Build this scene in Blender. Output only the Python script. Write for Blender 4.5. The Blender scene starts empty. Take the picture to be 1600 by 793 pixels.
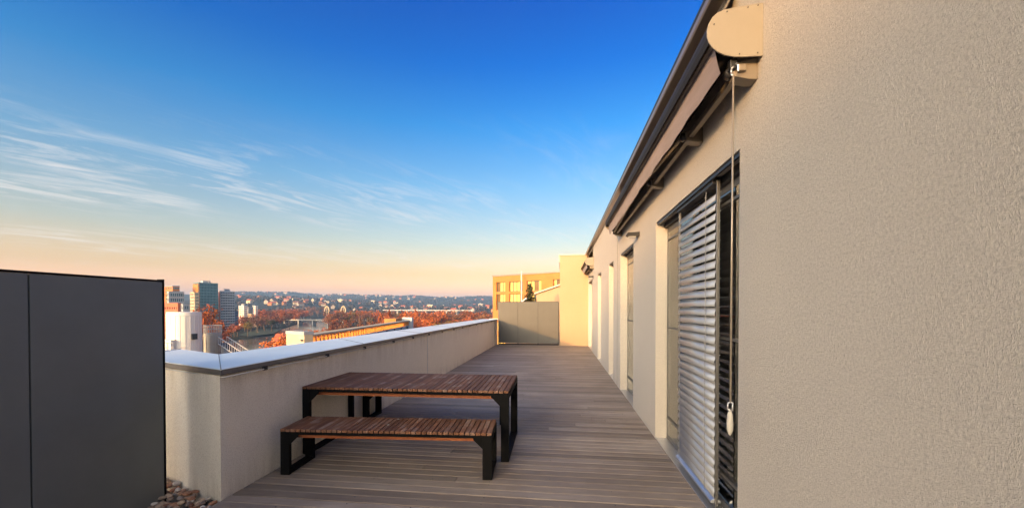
import bpy, math, random
from mathutils import Vector, Matrix, noise
random.seed(7)
sc = bpy.context.scene
C = sc.collection
R = math.radians

# ------------------------------------------------------------------ camera
F_PX, EYE = 622.0, 1.62
YAW, PITCH = math.atan(75.5 / 622), R(0.7)
cam = bpy.data.cameras.new("camera")
cam.sensor_width = 36.0
cam.lens = 36.0 * F_PX / 1600
cam.shift_y = 0.05694
cam.clip_start, cam.clip_end = 0.05, 40000
cam_o = bpy.data.objects.new("camera", cam)
C.objects.link(cam_o)
cam_o.location = (0, 0, EYE)
cam_o.rotation_euler = (math.pi / 2 - PITCH, 0, YAW)
sc.camera = cam_o

# ------------------------------------------------------------------ sun and sky
SUN_EL = 7.5
SUN_AZ = 204.2                     # compass style: behind the viewer and to the left
sdir = Vector((math.sin(R(SUN_AZ)) * math.cos(R(SUN_EL)), math.cos(R(SUN_AZ)) * math.cos(R(SUN_EL)), math.sin(R(SUN_EL))))
sun = bpy.data.lights.new("sun", 'SUN')
sun.energy = 1.1
sun.angle = R(1.2)
sun.color = (0.98, 0.47, 0.13)
sun_o = bpy.data.objects.new("sun", sun)
C.objects.link(sun_o)
sun_o.rotation_euler = (-sdir).to_track_quat('-Z', 'Y').to_euler()

sc.render.engine = 'CYCLES'
sc.cycles.use_denoising = True
sc.cycles.max_bounces = 8
sc.cycles.diffuse_bounces = 4
sc.cycles.volume_bounces = 0
sc.cycles.sample_clamp_indirect = 6
sc.view_settings.view_transform = 'Standard'
sc.view_settings.look = 'None'
sc.view_settings.exposure = 2.42
sc.view_settings.gamma = 1.0

world = bpy.data.worlds.new("World")
sc.world = world
world.use_nodes = True


class NT:
    """small node-tree writer"""
    def __init__(s, nt):
        s.nt = nt

    def n(s, typ, **kw):
        nd = s.nt.nodes.new(typ)
        for k, v in kw.items():
            if k.startswith('i_'):
                key = k[2:]
                key = int(key) if key.isdigit() else key.replace('_', ' ')
                s.put(nd.inputs[key], v)
            else:
                setattr(nd, k, v)
        return nd

    def put(s, sock, v):
        if isinstance(v, bpy.types.NodeSocket):
            s.nt.links.new(v, sock)
        else:
            if hasattr(sock.default_value, '__len__') and hasattr(v, '__len__') and len(v) == 3 and len(sock.default_value) == 4:
                v = (*v, 1)
            sock.default_value = v

    def math(s, op, a, b=0.0, c=None, clamp=False):
        nd = s.n('ShaderNodeMath', operation=op, use_clamp=clamp)
        s.put(nd.inputs[0], a)
        s.put(nd.inputs[1], b)
        if c is not None:
            s.put(nd.inputs[2], c)
        return nd.outputs[0]

    def mix(s, fac, a, b, blend='MIX'):
        nd = s.n('ShaderNodeMix', data_type='RGBA', blend_type=blend)
        s.put(nd.inputs[0], fac)
        s.put(nd.inputs[6], a)
        s.put(nd.inputs[7], b)
        return nd.outputs[2]

    def ramp(s, fac, stops, interp='LINEAR'):
        nd = s.n('ShaderNodeValToRGB')
        s.put(nd.inputs[0], fac)
        cr = nd.color_ramp
        cr.interpolation = interp
        while len(cr.elements) < len(stops):
            cr.elements.new(0.5)
        for e, (p, c) in zip(cr.elements, stops):
            e.position = p
            e.color = (*c, 1) if hasattr(c, '__len__') else (c, c, c, 1)
        return nd.outputs[0]

    def noise(s, vec, scale, detail=3, rough=0.5, dist=0.0):
        nd = s.n('ShaderNodeTexNoise')
        s.put(nd.inputs['Vector'], vec)
        for k, v in (('Scale', scale), ('Detail', detail), ('Roughness', rough), ('Distortion', dist)):
            nd.inputs[k].default_value = v
        return nd.outputs[0]

    def mapping(s, vec, scale=(1, 1, 1), rot=(0, 0, 0), loc=(0, 0, 0)):
        nd = s.n('ShaderNodeMapping')
        s.put(nd.inputs[0], vec)
        nd.inputs['Scale'].default_value = scale
        nd.inputs['Rotation'].default_value = rot
        nd.inputs['Location'].default_value = loc
        return nd.outputs[0]


def build_world():
    nt = NT(world.node_tree)
    bg = world.node_tree.nodes['Background']
    sky = nt.n('ShaderNodeTexSky', sky_type='NISHITA', sun_disc=False)
    sky.sun_elevation = R(SUN_EL)
    sky.sun_rotation = R(SUN_AZ)
    sky.air_density, sky.dust_density, sky.ozone_density = 0.5, 3.0, 1.0
    d = nt.n('ShaderNodeTexCoord').outputs['Generated']
    sep = nt.n('ShaderNodeSeparateXYZ', i_0=d)
    el = nt.math('ARCSINE', sep.outputs[2])            # radians
    elf = nt.math('DIVIDE', el, R(60), clamp=True)
    k = 0.2
    G = 0.93
    stops = [(0.0, (2.5, 1.12, 0.62)), (1.8, (2.10, 0.86, 0.38)), (4.6, (1.20, 0.575, 0.215)), (9, (0.76, 0.56, 0.345)), (16.5, (0.36, 0.515, 0.505)),
             (24, (0.085, 0.41, 0.60)), (31, (0.002, 0.265, 0.62)), (38, (0.0, 0.19, 0.58)), (60, (0.0, 0.19, 0.56))]
    tint = nt.ramp(elf, [(p / 60, tuple(v * k * G for v in c)) for p, c in stops])
    # the grade fades out towards the sun, where the evening sky stays pale
    dot = nt.n('ShaderNodeVectorMath', operation='DOT_PRODUCT', i_0=d)
    dot.inputs[1].default_value = sdir
    toward = nt.ramp(nt.math('MULTIPLY_ADD', dot.outputs['Value'], 0.5, 0.5), [(0.5, 0.0), (0.80, 1.0)], 'EASE')
    tint = nt.mix(toward, tint, (1.02 * k, 0.96 * k, 0.82 * k))
    col = nt.mix(1.0, sky.outputs[0], tint, 'MULTIPLY')
    sc2 = nt.n('ShaderNodeVectorMath', operation='SCALE', i_0=col)
    sc2.inputs['Scale'].default_value = 1 / k
    col = sc2.outputs[0]
    # thin cirrus: a flat layer seen from below, in the sky's own horizontal coordinates
    zz = nt.math('MAXIMUM', sep.outputs[2], 0.03)
    zz = nt.math('ADD', zz, 0.06)
    px = nt.math('DIVIDE', sep.outputs[0], zz)
    py = nt.math('DIVIDE', sep.outputs[1], zz)
    cv = nt.n('ShaderNodeCombineXYZ', i_0=px, i_1=py).outputs[0]
    vr = nt.mapping(cv, rot=(0, 0, R(-62)))
    v1 = nt.mapping(vr, scale=(0.55, 2.1, 1), loc=(3.1, 1.7, 0))
    fine = nt.noise(v1, 2.3, 11, 0.68, 1.4)
    v2 = nt.mapping(vr, scale=(0.45, 0.9, 1), loc=(7.3, 2.2, 0))
    big = nt.noise(v2, 0.9, 3, 0.5, 0.4)
    m = nt.math('MULTIPLY', nt.ramp(fine, [(0.475, 0.0), (0.72, 1.0)]), nt.ramp(big, [(0.38, 0.0), (0.58, 1.0)]))
    band = nt.ramp(elf, [(0.05, 0.0), (0.10, 0.7), (0.18, 1.0), (0.27, 0.8), (0.33, 0.3), (0.44, 0.0)])
    az = nt.math('ARCTAN2', sep.outputs[0], sep.outputs[1])
    m = nt.math('MULTIPLY', m, band)
    m = nt.math('MULTIPLY', m, nt.ramp(nt.math('MULTIPLY_ADD', az, 0.159155, 0.5), [(0.2, 0.6), (0.36, 1.0), (0.46, 0.9), (0.53, 0.35), (0.7, 0.35)]))
    m = nt.math('MULTIPLY', m, 0.95, clamp=True)
    cl = nt.mix(0.85, col, (1.35, 1.24, 1.16))
    col = nt.mix(m, col, cl)
    world.node_tree.links.new(col, bg.inputs[0])
    bg.inputs[1].default_value = 0.15


build_world()

# ------------------------------------------------------------------ mesh helpers


class MB:
    """collects boxes, tubes and prisms, then links them as one mesh object"""
    def __init__(s):
        s.v, s.f, s.m = [], [], []

    def add(s, vs, fs, mi=0):
        o = len(s.v)
        s.v += [tuple(p) for p in vs]
        s.f += [tuple(i + o for i in f) for f in fs]
        s.m += [mi] * len(fs)
        return s

    def box(s, x0, y0, z0, x1, y1, z1, mi=0, mat=None):
        vs = [(x0, y0, z0), (x1, y0, z0), (x1, y1, z0), (x0, y1, z0), (x0, y0, z1), (x1, y0, z1), (x1, y1, z1), (x0, y1, z1)]
        if mat:
            vs = [mat @ Vector(p) for p in vs]
        return s.add(vs, [(0, 3, 2, 1), (4, 5, 6, 7), (0, 1, 5, 4), (1, 2, 6, 5), (2, 3, 7, 6), (3, 0, 4, 7)], mi)

    def prism(s, poly, a, b, axis='z', mi=0, mat=None):
        """poly: 2-D outline; extruded from a to b along axis ('z': xy, 'y': xz, 'x': yz)"""
        n = len(poly)

        def put(p, h):
            q = {'z': (p[0], p[1], h), 'y': (p[0], h, p[1]), 'x': (h, p[0], p[1])}[axis]
            return mat @ Vector(q) if mat else q
        vs = [put(p, a) for p in poly] + [put(p, b) for p in poly]
        fs = [tuple(range(n))[::-1], tuple(range(n, 2 * n))] + [(i, (i + 1) % n, (i + 1) % n + n, i + n) for i in range(n)]
        return s.add(vs, fs, mi)

    def tube(s, p0, p1, r0, r1=None, n=10, mi=0, cap=True):
        r1 = r0 if r1 is None else r1
        p0, p1 = Vector(p0), Vector(p1)
        d = (p1 - p0).normalized()
        a = d.orthogonal().normalized()
        b = d.cross(a)
        vs = []
        for p, r in ((p0, r0), (p1, r1)):
            for i in range(n):
                t = 2 * math.pi * i / n
                vs.append(p + (a * math.cos(t) + b * math.sin(t)) * r)
        fs = [(i, (i + 1) % n, (i + 1) % n + n, i + n) for i in range(n)]
        if cap:
            fs += [tuple(range(n))[::-1], tuple(range(n, 2 * n))]
        return s.add(vs, fs, mi)

    def path(s, pts, r, n=6, mi=0):
        for a, b in zip(pts, pts[1:]):
            s.tube(a, b, r, r, n, mi)
        return s

    def lathe(s, prof, n=24, c=(0, 0, 0), mi=0):
        vs, fs = [], []
        for r, z in prof:
            for i in range(n):
                t = 2 * math.pi * i / n
                vs.append((c[0] + r * math.cos(t), c[1] + r * math.sin(t), c[2] + z))
        for k in range(len(prof) - 1):
            for i in range(n):
                j = (i + 1) % n
                fs.append((k * n + i, k * n + j, k * n + n + j, k * n + n + i))
        fs.append(tuple(range(n))[::-1])
        fs.append(tuple(range((len(prof) - 1) * n, len(prof) * n)))
        return s.add(vs, fs, mi)

    def mesh(s, name, mats, smooth=False):
        me = bpy.data.meshes.new(name)
        me.from_pydata(s.v, [], s.f)
        for m in (mats if isinstance(mats, (list, tuple)) else [mats]):
            me.materials.append(m)
        if any(s.m):
            me.polygons.foreach_set('material_index', s.m)
        if smooth:
            me.polygons.foreach_set('use_smooth', [True] * len(me.polygons))
        me.update()
        return me

    def build(s, name, mats, parent=None, smooth=False, bevel=0.0, label=None, loc=None):
        return link(name, s.mesh(name, mats, smooth), parent, bevel, label, loc)


def link(name, me, parent=None, bevel=0.0, label=None, loc=None):
    o = bpy.data.objects.new(name, me)
    C.objects.link(o)
    if parent is not None:
        o.parent = parent
    if loc is not None:
        o.location = loc
    if bevel:
        b = o.modifiers.new("bevel", 'BEVEL')
        b.width = bevel
        b.segments = 2
        b.limit_method = 'ANGLE'
        b.angle_limit = R(40)
    if label:
        o['label'] = label
    return o


def thing(name, label, cat, loc=(0, 0, 0), rz=0.0, group=None):
    o = bpy.data.objects.new(name, None)
    C.objects.link(o)
    o.empty_display_size = 0.2
    o.location = loc
    o.rotation_euler = (0, 0, rz)
    o['label'], o['category'] = label, cat
    if group:
        o['group'] = group
    return o


def tag(o, label, cat, group=None):
    o['label'], o['category'] = label, cat
    if group:
        o['group'] = group
    return o


def kids(o):
    return [c for c in bpy.data.objects if c.parent == o]


def copy_tree(o, parent=None, cache={}):
    c = o.copy()
    C.objects.link(c)
    if parent is not None:
        c.parent = parent
    for ch in list(o.children):
        copy_tree(ch, c)
    return c


def structure(name, mb, mat, **kw):
    o = mb.build(name, mat, **kw)
    o['kind'] = 'structure'
    return o


# bearings and distances, as surveyed from the terrace through the same lens
_fw = Vector((-math.sin(YAW) * math.cos(PITCH), math.cos(YAW) * math.cos(PITCH), -math.sin(PITCH)))
_rt = Vector((math.cos(YAW), math.sin(YAW), 0))
_up = _rt.cross(_fw)


def at(x, y, dist):
    """world point at horizontal distance dist in the direction of a photo point"""
    d = _fw + _rt * ((x - 800) / F_PX) - _up * ((y - 487.6) / F_PX)
    return Vector((0, 0, EYE)) + d * (dist / math.hypot(d.x, d.y))


# ------------------------------------------------------------------ materials
def new_mat(name):
    m = bpy.data.materials.new(name)
    m.use_nodes = True
    return m, NT(m.node_tree), m.node_tree.nodes['Principled BSDF']


def simple(name, col, rough=0.6, metal=0.0, var=0.12, vscale=3.0, bump=0.0, bscale=60.0, rvar=0.0, spec=0.5):
    m, n, p = new_mat(name)
    tc = n.n('ShaderNodeTexCoord').outputs['Object']
    f = n.noise(tc, vscale, 5, 0.6)
    lo = tuple(c * (1 - var) for c in col)
    hi = tuple(min(1, c * (1 + var)) for c in col)
    n.put(p.inputs['Base Color'], n.ramp(f, [(0.3, lo), (0.7, hi)]))
    p.inputs['Roughness'].default_value = rough
    if rvar:
        n.put(p.inputs['Roughness'], n.ramp(n.noise(tc, vscale * 2.3, 4, 0.6), [(0.3, rough - rvar), (0.7, rough + rvar)]))
    p.inputs['Metallic'].default_value = metal
    p.inputs['Specular IOR Level'].default_value = spec
    if bump:
        b = n.n('ShaderNodeBump', i_Strength=bump, i_Distance=0.004, i_Height=n.noise(tc, bscale, 4, 0.6))
        n.put(p.inputs['Normal'], b.outputs[0])
    return m


def plaster(name, col, worm=1.0, stains=0.0):
    """scraped render: short worm-like scratches, sand grain, faint blotches and run-off marks"""
    m, n, p = new_mat(name)
    tc = n.n('ShaderNodeTexCoord').outputs['Object']
    big = n.noise(tc, 0.9, 5, 0.6)
    mid = n.noise(tc, 9, 5, 0.65)
    c = n.ramp(big, [(0.3, tuple(v * 0.90 for v in col)), (0.7, tuple(v * 1.06 for v in col))])
    c = n.mix(0.35, c, n.ramp(mid, [(0.25, tuple(v * 0.84 for v in col)), (0.75, tuple(v * 1.1 for v in col))]))
    w = n.noise(n.mapping(tc, scale=(1, 1, 0.8)), 105, 2.6, 0.6, 1.0)
    groove = n.ramp(w, [(0.40, 1.0), (0.49, 0.0), (0.53, 0.0), (0.62, 1.0)])
    grain = n.noise(tc, 80, 6, 0.85)
    c = n.mix(n.math('MULTIPLY', n.math('SUBTRACT', 1.0, groove), 0.10 * worm), c, tuple(v * 0.66 for v in col))
    c = n.mix(0.6, c, n.ramp(grain, [(0.34, tuple(v * 0.50 for v in col)), (0.5, col), (0.72, tuple(min(.9, v * 1.32) for v in col))]))
    if stains:
        sx = n.noise(n.mapping(tc, scale=(5, 5, 0.5)), 1.6, 5, 0.65)
        sep = n.n('ShaderNodeSeparateXYZ', i_0=tc)
        low = n.ramp(sep.outputs[2], [(0.0, 1.0), (0.22, 0.15), (0.5, 0.0)])
        top = n.ramp(sep.outputs[2], [(0.65, 0.0), (1.0, 0.8)])
        k = n.math('MULTIPLY', n.ramp(sx, [(0.42, 0.0), (0.68, 1.0)]), n.math('ADD', n.math('MULTIPLY', low, 1.0), top, clamp=True))
        c = n.mix(n.math('MULTIPLY', k, stains), c, (0.26, 0.175, 0.085))
    n.put(p.inputs['Base Color'], c)
    p.inputs['Roughness'].default_value = 0.95
    p.inputs['Specular IOR Level'].default_value = 0.05
    h = n.math('ADD', n.math('MULTIPLY', groove, 0.45), n.math('MULTIPLY', grain, 1.6))
    b = n.n('ShaderNodeBump', i_Strength=0.9 * worm, i_Distance=0.007, i_Height=h)
    n.put(p.inputs['Normal'], b.outputs[0])
    return m


def plank_mat():
    m, n, p = new_mat("weathered deck wood")
    tc = n.n('ShaderNodeTexCoord').outputs['Object']
    oi = n.n('ShaderNodeObjectInfo').outputs['Random']
    off = n.n('ShaderNodeCombineXYZ', i_0=n.math('MULTIPLY', oi, 37.0), i_1=n.math('MULTIPLY', oi, 11.0)).outputs[0]
    tv = n.n('ShaderNodeVectorMath', operation='ADD', i_0=tc, i_1=off).outputs[0]
    g1 = n.noise(n.mapping(tv, scale=(1.1, 26, 26)), 1.5, 6, 0.62, 0.5)
    g2 = n.noise(n.mapping(tv, scale=(3, 90, 60)), 2.0, 4, 0.6, 0.2)
    blot = n.noise(tv, 1.3, 5, 0.65)
    c = n.ramp(g1, [(0.28, (0.19, 0.150, 0.122)), (0.52, (0.295, 0.247, 0.208)), (0.78, (0.42, 0.37, 0.325))])
    c = n.mix(0.35, c, n.ramp(g2, [(0.3, (0.17, 0.134, 0.108)), (0.7, (0.42, 0.36, 0.31))]))
    c = n.mix(0.5, c, n.ramp(blot, [(0.32, (0.20, 0.160, 0.132)), (0.68, (0.36, 0.31, 0.265))]))
    v = n.ramp(oi, [(0.0, (0.66, 0.62, 0.58)), (0.35, (0.94, 0.89, 0.85)), (0.7, (1.04, 1.01, 0.98)), (1.0, (1.26, 1.22, 1.17))])
    c = n.mix(1.0, c, v, 'MULTIPLY')
    geo = n.n('ShaderNodeNewGeometry').outputs['Position']
    dirt = n.ramp(n.noise(geo, 0.9, 6, 0.68, 0.3), [(0.30, (0.80, 0.76, 0.72)), (0.52, (1, 1, 1)), (0.72, (1.14, 1.13, 1.12))])
    c = n.mix(1.0, c, dirt, 'MULTIPLY')
    n.put(p.inputs['Base Color'], c)
    n.put(p.inputs['Roughness'], n.ramp(blot, [(0.3, 0.5), (0.7, 0.75)]))
    h = n.math('ADD', g2, n.math('MULTIPLY', g1, 0.6))
    b = n.n('ShaderNodeBump', i_Strength=0.35, i_Distance=0.004, i_Height=h)
    n.put(p.inputs['Normal'], b.outputs[0])
    return m


def slat_mat():
    m, n, p = new_mat("oiled red brown wood")
    tc = n.n('ShaderNodeTexCoord').outputs['Object']
    oi = n.n('ShaderNodeObjectInfo').outputs['Random']
    off = n.n('ShaderNodeCombineXYZ', i_0=n.math('MULTIPLY', oi, 9.0), i_1=n.math('MULTIPLY', oi, 31.0)).outputs[0]
    tv = n.n('ShaderNodeVectorMath', operation='ADD', i_0=tc, i_1=off).outputs[0]
    g = n.noise(n.mapping(tv, scale=(30, 1.6, 30)), 2.0, 6, 0.65, 0.4)
    bl = n.noise(tv, 3.0, 4, 0.6)
    c = n.ramp(g, [(0.3, (0.085, 0.032, 0.018)), (0.55, (0.20, 0.088, 0.046)), (0.8, (0.32, 0.175, 0.10))])
    wear = n.math('MULTIPLY', n.ramp(bl, [(0.48, 0.0), (0.7, 1.0)]), n.ramp(oi, [(0.35, 0.2), (1.0, 0.8)]))
    c = n.mix(wear, c, (0.33, 0.25, 0.205))
    c = n.mix(1.0, c, n.ramp(oi, [(0.0, 0.76), (1.0, 1.15)]), 'MULTIPLY')
    n.put(p.inputs['Base Color'], c)
    n.put(p.inputs['Roughness'], n.ramp(g, [(0.3, 0.62), (0.7, 0.8)]))
    p.inputs['Specular IOR Level'].default_value = 0.25
    b = n.n('ShaderNodeBump', i_Strength=0.3, i_Distance=0.002, i_Height=g)
    n.put(p.inputs['Normal'], b.outputs[0])
    return m


def glass_mat(name, tint=(0.86, 0.92, 0.9)):
    m, n, p = new_mat(name)
    nt = m.node_tree
    out = nt.nodes['Material Output']
    tr = n.n('ShaderNodeBsdfTransparent', i_0=tint)
    gl = n.n('ShaderNodeBsdfGlossy', i_0=(0.95, 0.96, 0.96), i_1=0.015)
    fr = n.n('ShaderNodeFresnel', i_0=2.3)
    mx = n.n('ShaderNodeMixShader', i_0=n.math('MULTIPLY', fr.outputs[0], 1.2, clamp=True), i_1=tr.outputs[0], i_2=gl.outputs[0])
    nt.links.new(mx.outputs[0], out.inputs[0])
    return m


def fabric_mat(name, col):
    m, n, p = new_mat(name)
    tc = n.n('ShaderNodeTexCoord').outputs['Object']
    f = n.noise(n.mapping(tc, scale=(1, 1, 8)), 3, 4, 0.6)
    wv = n.noise(tc, 260, 2, 0.5)
    c = n.ramp(f, [(0.3, tuple(v * 0.82 for v in col)), (0.7, tuple(v * 1.1 for v in col))])
    n.put(p.inputs['Base Color'], c)
    p.inputs['Roughness'].default_value = 0.95
    p.inputs['Sheen Weight'].default_value = 0.15
    b = n.n('ShaderNodeBump', i_Strength=0.25, i_Distance=0.002, i_Height=wv)
    n.put(p.inputs['Normal'], b.outputs[0])
    return m


def leaf_mat(name, col, col2):
    m, n, p = new_mat(name)
    g = n.n('ShaderNodeNewGeometry')
    oi = n.n('ShaderNodeObjectInfo').outputs['Random']
    isl = g.outputs['Random Per Island']
    c = n.ramp(isl, [(0.0, col), (1.0, col2)])
    c = n.mix(1.0, c, n.ramp(oi, [(0.0, (0.72, 0.68, 0.7)), (0.5, (1, 0.95, 0.95)), (1.0, (1.25, 1.3, 1.2))]), 'MULTIPLY')
    n.put(p.inputs['Base Color'], c)
    p.inputs['Roughness'].default_value = 0.75
    p.inputs['Specular IOR Level'].default_value = 0.2
    return m


M = {}
M['wall'] = plaster("scraped cream render", (0.605, 0.555, 0.495))
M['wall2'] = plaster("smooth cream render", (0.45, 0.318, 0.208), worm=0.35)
M['parapet'] = plaster("parapet render", (0.83, 0.75, 0.635), worm=0.5, stains=0.32)
M['coping'] = simple("zinc coping", (0.85, 0.91, 0.91), 0.42, 0.2, 0.05, 1.3, 0.0, 60, 0.06)
M['coping_edge'] = simple("darkened zinc edge", (0.17, 0.17, 0.175), 0.45, 0.6, 0.1, 4)  # same zinc sheet; dark reflection on its fold put into the colour
M['wire'] = simple("galvanised wire", (0.55, 0.54, 0.52), 0.4, 0.8)
M['dark'] = simple("dark grey metal", (0.035, 0.036, 0.040), 0.4, 0.5, 0.15)
M['black'] = simple("black powder coat", (0.003, 0.003, 0.0035), 0.65, 0.0, 0.25, 6, 0.08, 300, 0, 0.12)
M['screen'] = simple("near laminate lightened for shade", (0.142, 0.150, 0.147), 0.55, 0.0, 0.10, 1.6, 0.03, 400, 0.06)  # same panel as the far screen, lightened against the terrace shade
M['screenfar'] = simple('far laminate darkened for sun', (0.092, 0.089, 0.083), 0.6, 0.0, 0.08, 1.6, 0.03, 400, 0.06)  # same panel as the near screen, darkened against the low sun
M['plank'] = plank_mat()
M['slat'] = slat_mat()
M['rail_wood'] = simple("orange brown batten", (0.30, 0.085, 0.022), 0.5, 0, 0.2, 9)
M['alu'] = simple("brushed aluminium", (0.60, 0.61, 0.63), 0.36, 0.85, 0.06, 5)
M['blind'] = simple("silver blind slat", (0.44, 0.44, 0.45), 0.33, 0.55, 0.05, 4)
M['beige'] = simple("beige powder coat", (0.235, 0.21, 0.17), 0.5, 0.0, 0.06, 3)
M['beige_tube'] = simple("taupe powder coat", (0.20, 0.168, 0.13), 0.42, 0.2, 0.08, 3)
M['hood'] = simple("black awning hood", (0.006, 0.006, 0.007), 0.7, 0.0, 0.15, 4)
M['flash'] = simple("brown grey flashing", (0.34, 0.29, 0.25), 0.38, 0.7, 0.08, 2)
M['valance'] = fabric_mat("mauve awning cloth", (0.19, 0.148, 0.156))
M['frame'] = simple("grey window frame", (0.13, 0.125, 0.12), 0.42, 0.5, 0.08, 4)
M['glass'] = glass_mat("window glass")
M['curtain'] = fabric_mat("dark green curtain", (0.05, 0.075, 0.06))
M['inside'] = simple("dim room paint", (0.16, 0.14, 0.12), 0.9)
M['roof'] = simple("roof membrane", (0.20, 0.19, 0.18), 0.9, 0, 0.15, 1.0)
M['concrete'] = simple("concrete", (0.36, 0.34, 0.31), 0.85, 0, 0.12, 0.7)
M['cord'] = simple("grey cord", (0.22, 0.22, 0.23), 0.8)
M['white_plastic'] = simple("off white plastic", (0.42, 0.40, 0.36), 0.4)
M['brass'] = simple("pale bronze rod", (0.34, 0.29, 0.235), 0.35, 0.4)
M['lamp_lens'] = simple("frosted lens", (0.6, 0.6, 0.58), 0.3)

# ================================================================== TERRACE
WX = 1.17            # face of the house wall
YE = 17.1            # face of the end wall
HEAD = 2.66          # head height of the openings
TOP = 3.80

# ------------------------------------------------------------------ deck
deck = MB().box(-3.0, -4.0, -0.12, WX + 0.16, 17.25, -0.034)
deck = structure('deck', deck, M['dark'])
PW, GAP = 0.120, 0.008
i = 0
y = -3.0
while y < 17.2:
    cut = random.random() < 0.45
    xs = [-2.83 + 0.004 * max(0, y - 3), WX + 0.135]
    if y < 3.0:
        xs[0] = -2.83
    edges = [xs[0]] + ([random.uniform(-2.0, 0.8)] if cut else []) + [xs[1]]
    for a, b in zip(edges, edges[1:]):
        L, w = b - a - 0.005, PW - GAP
        dz = random.uniform(-0.0012, 0.0012)
        g = 0.0035
        # board profile: eased edges and one shallow groove along the middle
        prof = [(0, -0.026), (w, -0.026), (w, -0.004), (w - 0.005, 0), (0.005, 0), (0, -0.004)]
        mb = MB().prism(prof, -L / 2, L / 2, axis='x')
        mb.build('plank', M['plank'], deck, loc=((a + b) / 2, y, dz))
    y += PW
sb = MB()
for k in range(170):
    yy = -3.0 + k * PW + random.choice((0.03, 0.085))
    for xx in (-2.3, -1.75, -1.2, -0.65, -0.1, 0.45, 0.95):
        if random.random() < 0.55:
            sb.tube((xx + random.uniform(-.01, .01), yy, -0.003), (xx, yy, 0.0022), 0.0042, n=6)
o = sb.build('screw', M['dark'], deck)
o['kind'] = 'stuff'

# ------------------------------------------------------------------ gravel strip beside the deck
gv = MB()
gmat, gn, gp = new_mat("mixed river pebbles")
gg = gn.n('ShaderNodeNewGeometry').outputs['Random Per Island']
gn.put(gp.inputs['Base Color'], gn.ramp(gg, [(0.0, (0.18, 0.075, 0.045)), (0.2, (0.42, 0.20, 0.11)), (0.4, (0.28, 0.18, 0.13)), (0.6, (0.55, 0.40, 0.28)), (0.8, (0.17, 0.12, 0.10)), (1.0, (0.68, 0.60, 0.52))]))
gp.inputs['Roughness'].default_value = 0.6
ico = []
import bmesh
bmi = bmesh.new()
bmesh.ops.create_icosphere(bmi, subdivisions=2, radius=1)
icv = [v.co.copy() for v in bmi.verts]
icf = [[v.index for v in f.verts] for f in bmi.faces]
bmi.free()


def inner_wall_x(yy):
    """x of the angled parapet face at depth yy (left of the corner)"""
    return -2.84 - (yy - 3.02) * 0.93 / 0.365


for k in range(1500):
    x = random.uniform(-3.95, -2.85)
    yy = random.uniform(1.2, 3.5)
    lim = 3.02 + (-2.84 - x) * 0.365 / 0.93
    if yy > lim - 0.03:
        continue
    near = max(0, 1 - abs(lim - yy) / 0.3)
    sx, sy, sz = random.uniform(.018, .042), random.uniform(.014, .026), random.uniform(.010, .018)
    z = -0.015 - 0.11 * min(1, (lim - yy) / 0.6) + random.random() * 0.03
    mt = Matrix.Translation((x, yy, z)) @ Matrix.Rotation(random.uniform(0, 6.28), 4, 'Z') @ Matrix.Rotation(random.uniform(-.5, .5), 4, 'X')
    sd = random.random() * 50
    vs = []
    for v in icv:
        q = v * (1 + 0.22 * noise.noise(v * 1.3 + Vector((sd, sd, 0))))
        vs.append(mt @ Vector((q.x * sx, q.y * sy, q.z * sz)))
    gv.add(vs, icf)
gravel = gv.build('gravel', gmat, smooth=True)
gravel['kind'] = 'stuff'
structure('gravel_bed', MB().prism([(-2.85, -3), (-2.85, 3.02), (-4.5, 3.67), (-7.0, 1.4), (-7.0, -3)], -0.30, -0.135), M['roof'])

# ------------------------------------------------------------------ parapet wall with metal coping
par = thing('parapet_wall', 'low cream rendered parapet wall along the left of the deck, capped with zinc', 'parapet', (-2.84, 3.02, 0))


def rel(p):
    return (p[0] + 2.84, p[1] - 3.02)


A0, A1 = (-2.78, 17.4), (-2.84, 3.02)
A2 = (-4.47, 3.66)
A3 = (A2[0] - 0.74 * 7, A2[1] - 0.66 * 7)
B0, B1, B2 = (-3.38, 17.4), (-3.66, 3.89), (-4.60, 4.31)
B3 = (A3[0] - 0.36, A3[1] + 0.40)
wt = 1.045
for quad in ([A0, A1, B1, B0], [A1, A2, B2, B1], [A2, A3, B3, B2]):
    MB().prism([rel(p) for p in quad], -0.25, wt).build('wall', M['parapet'], par)
# coping sheets with small gaps; overhang 3 cm each side
def lerp(a, b, t):
    return (a[0] + (b[0] - a[0]) * t, a[1] + (b[1] - a[1]) * t)


ov = 0.03
Ai0, Ai1, Ai2, Ai3 = (A0[0] + ov, A0[1]), (A1[0] + ov, A1[1] - 0.022), (A2[0] + .005, A2[1] - 0.03), (A3[0] + .02, A3[1] - .03)
Bo0, Bo1, Bo2, Bo3 = (B0[0] - ov, B0[1]), (B1[0] - ov, B1[1] + 0.02), (B2[0] - .01, B2[1] + 0.03), (B3[0] - .02, B3[1] + .02)


def coping(a, b, c, d, n):
    """a->b inner edge, d->c outer edge, n sheets"""
    for k in range(n):
        e = 0.0012 / max(n, 1)
        t0, t1 = k / n + e, (k + 1) / n - e
        q = [lerp(a, b, t0), lerp(a, b, t1), lerp(d, c, t1), lerp(d, c, t0)]
        zi, zo = 1.104, 1.112
        vs = [(*rel(q[0]), zi), (*rel(q[1]), zi), (*rel(q[2]), zo), (*rel(q[3]), zo)]
        vs += [(p[0], p[1], p[2] - 0.006) for p in vs]
        MB().add(vs, [(0, 3, 2, 1), (4, 5, 6, 7), (0, 1, 5, 4), (1, 2, 6, 5), (2, 3, 7, 6), (3, 0, 4, 7)]).build('coping_sheet', M['coping'], par)
        # standing lap seam between two sheets
        if k:
            dd = Vector((q[3][0] - q[0][0], q[3][1] - q[0][1], 0)).normalized()
            MB().tube((*rel(q[0]), zi + .001), (*rel(q[3]), zo + .001), 0.004, n=6).build('seam', M['coping_edge'], par)


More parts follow.
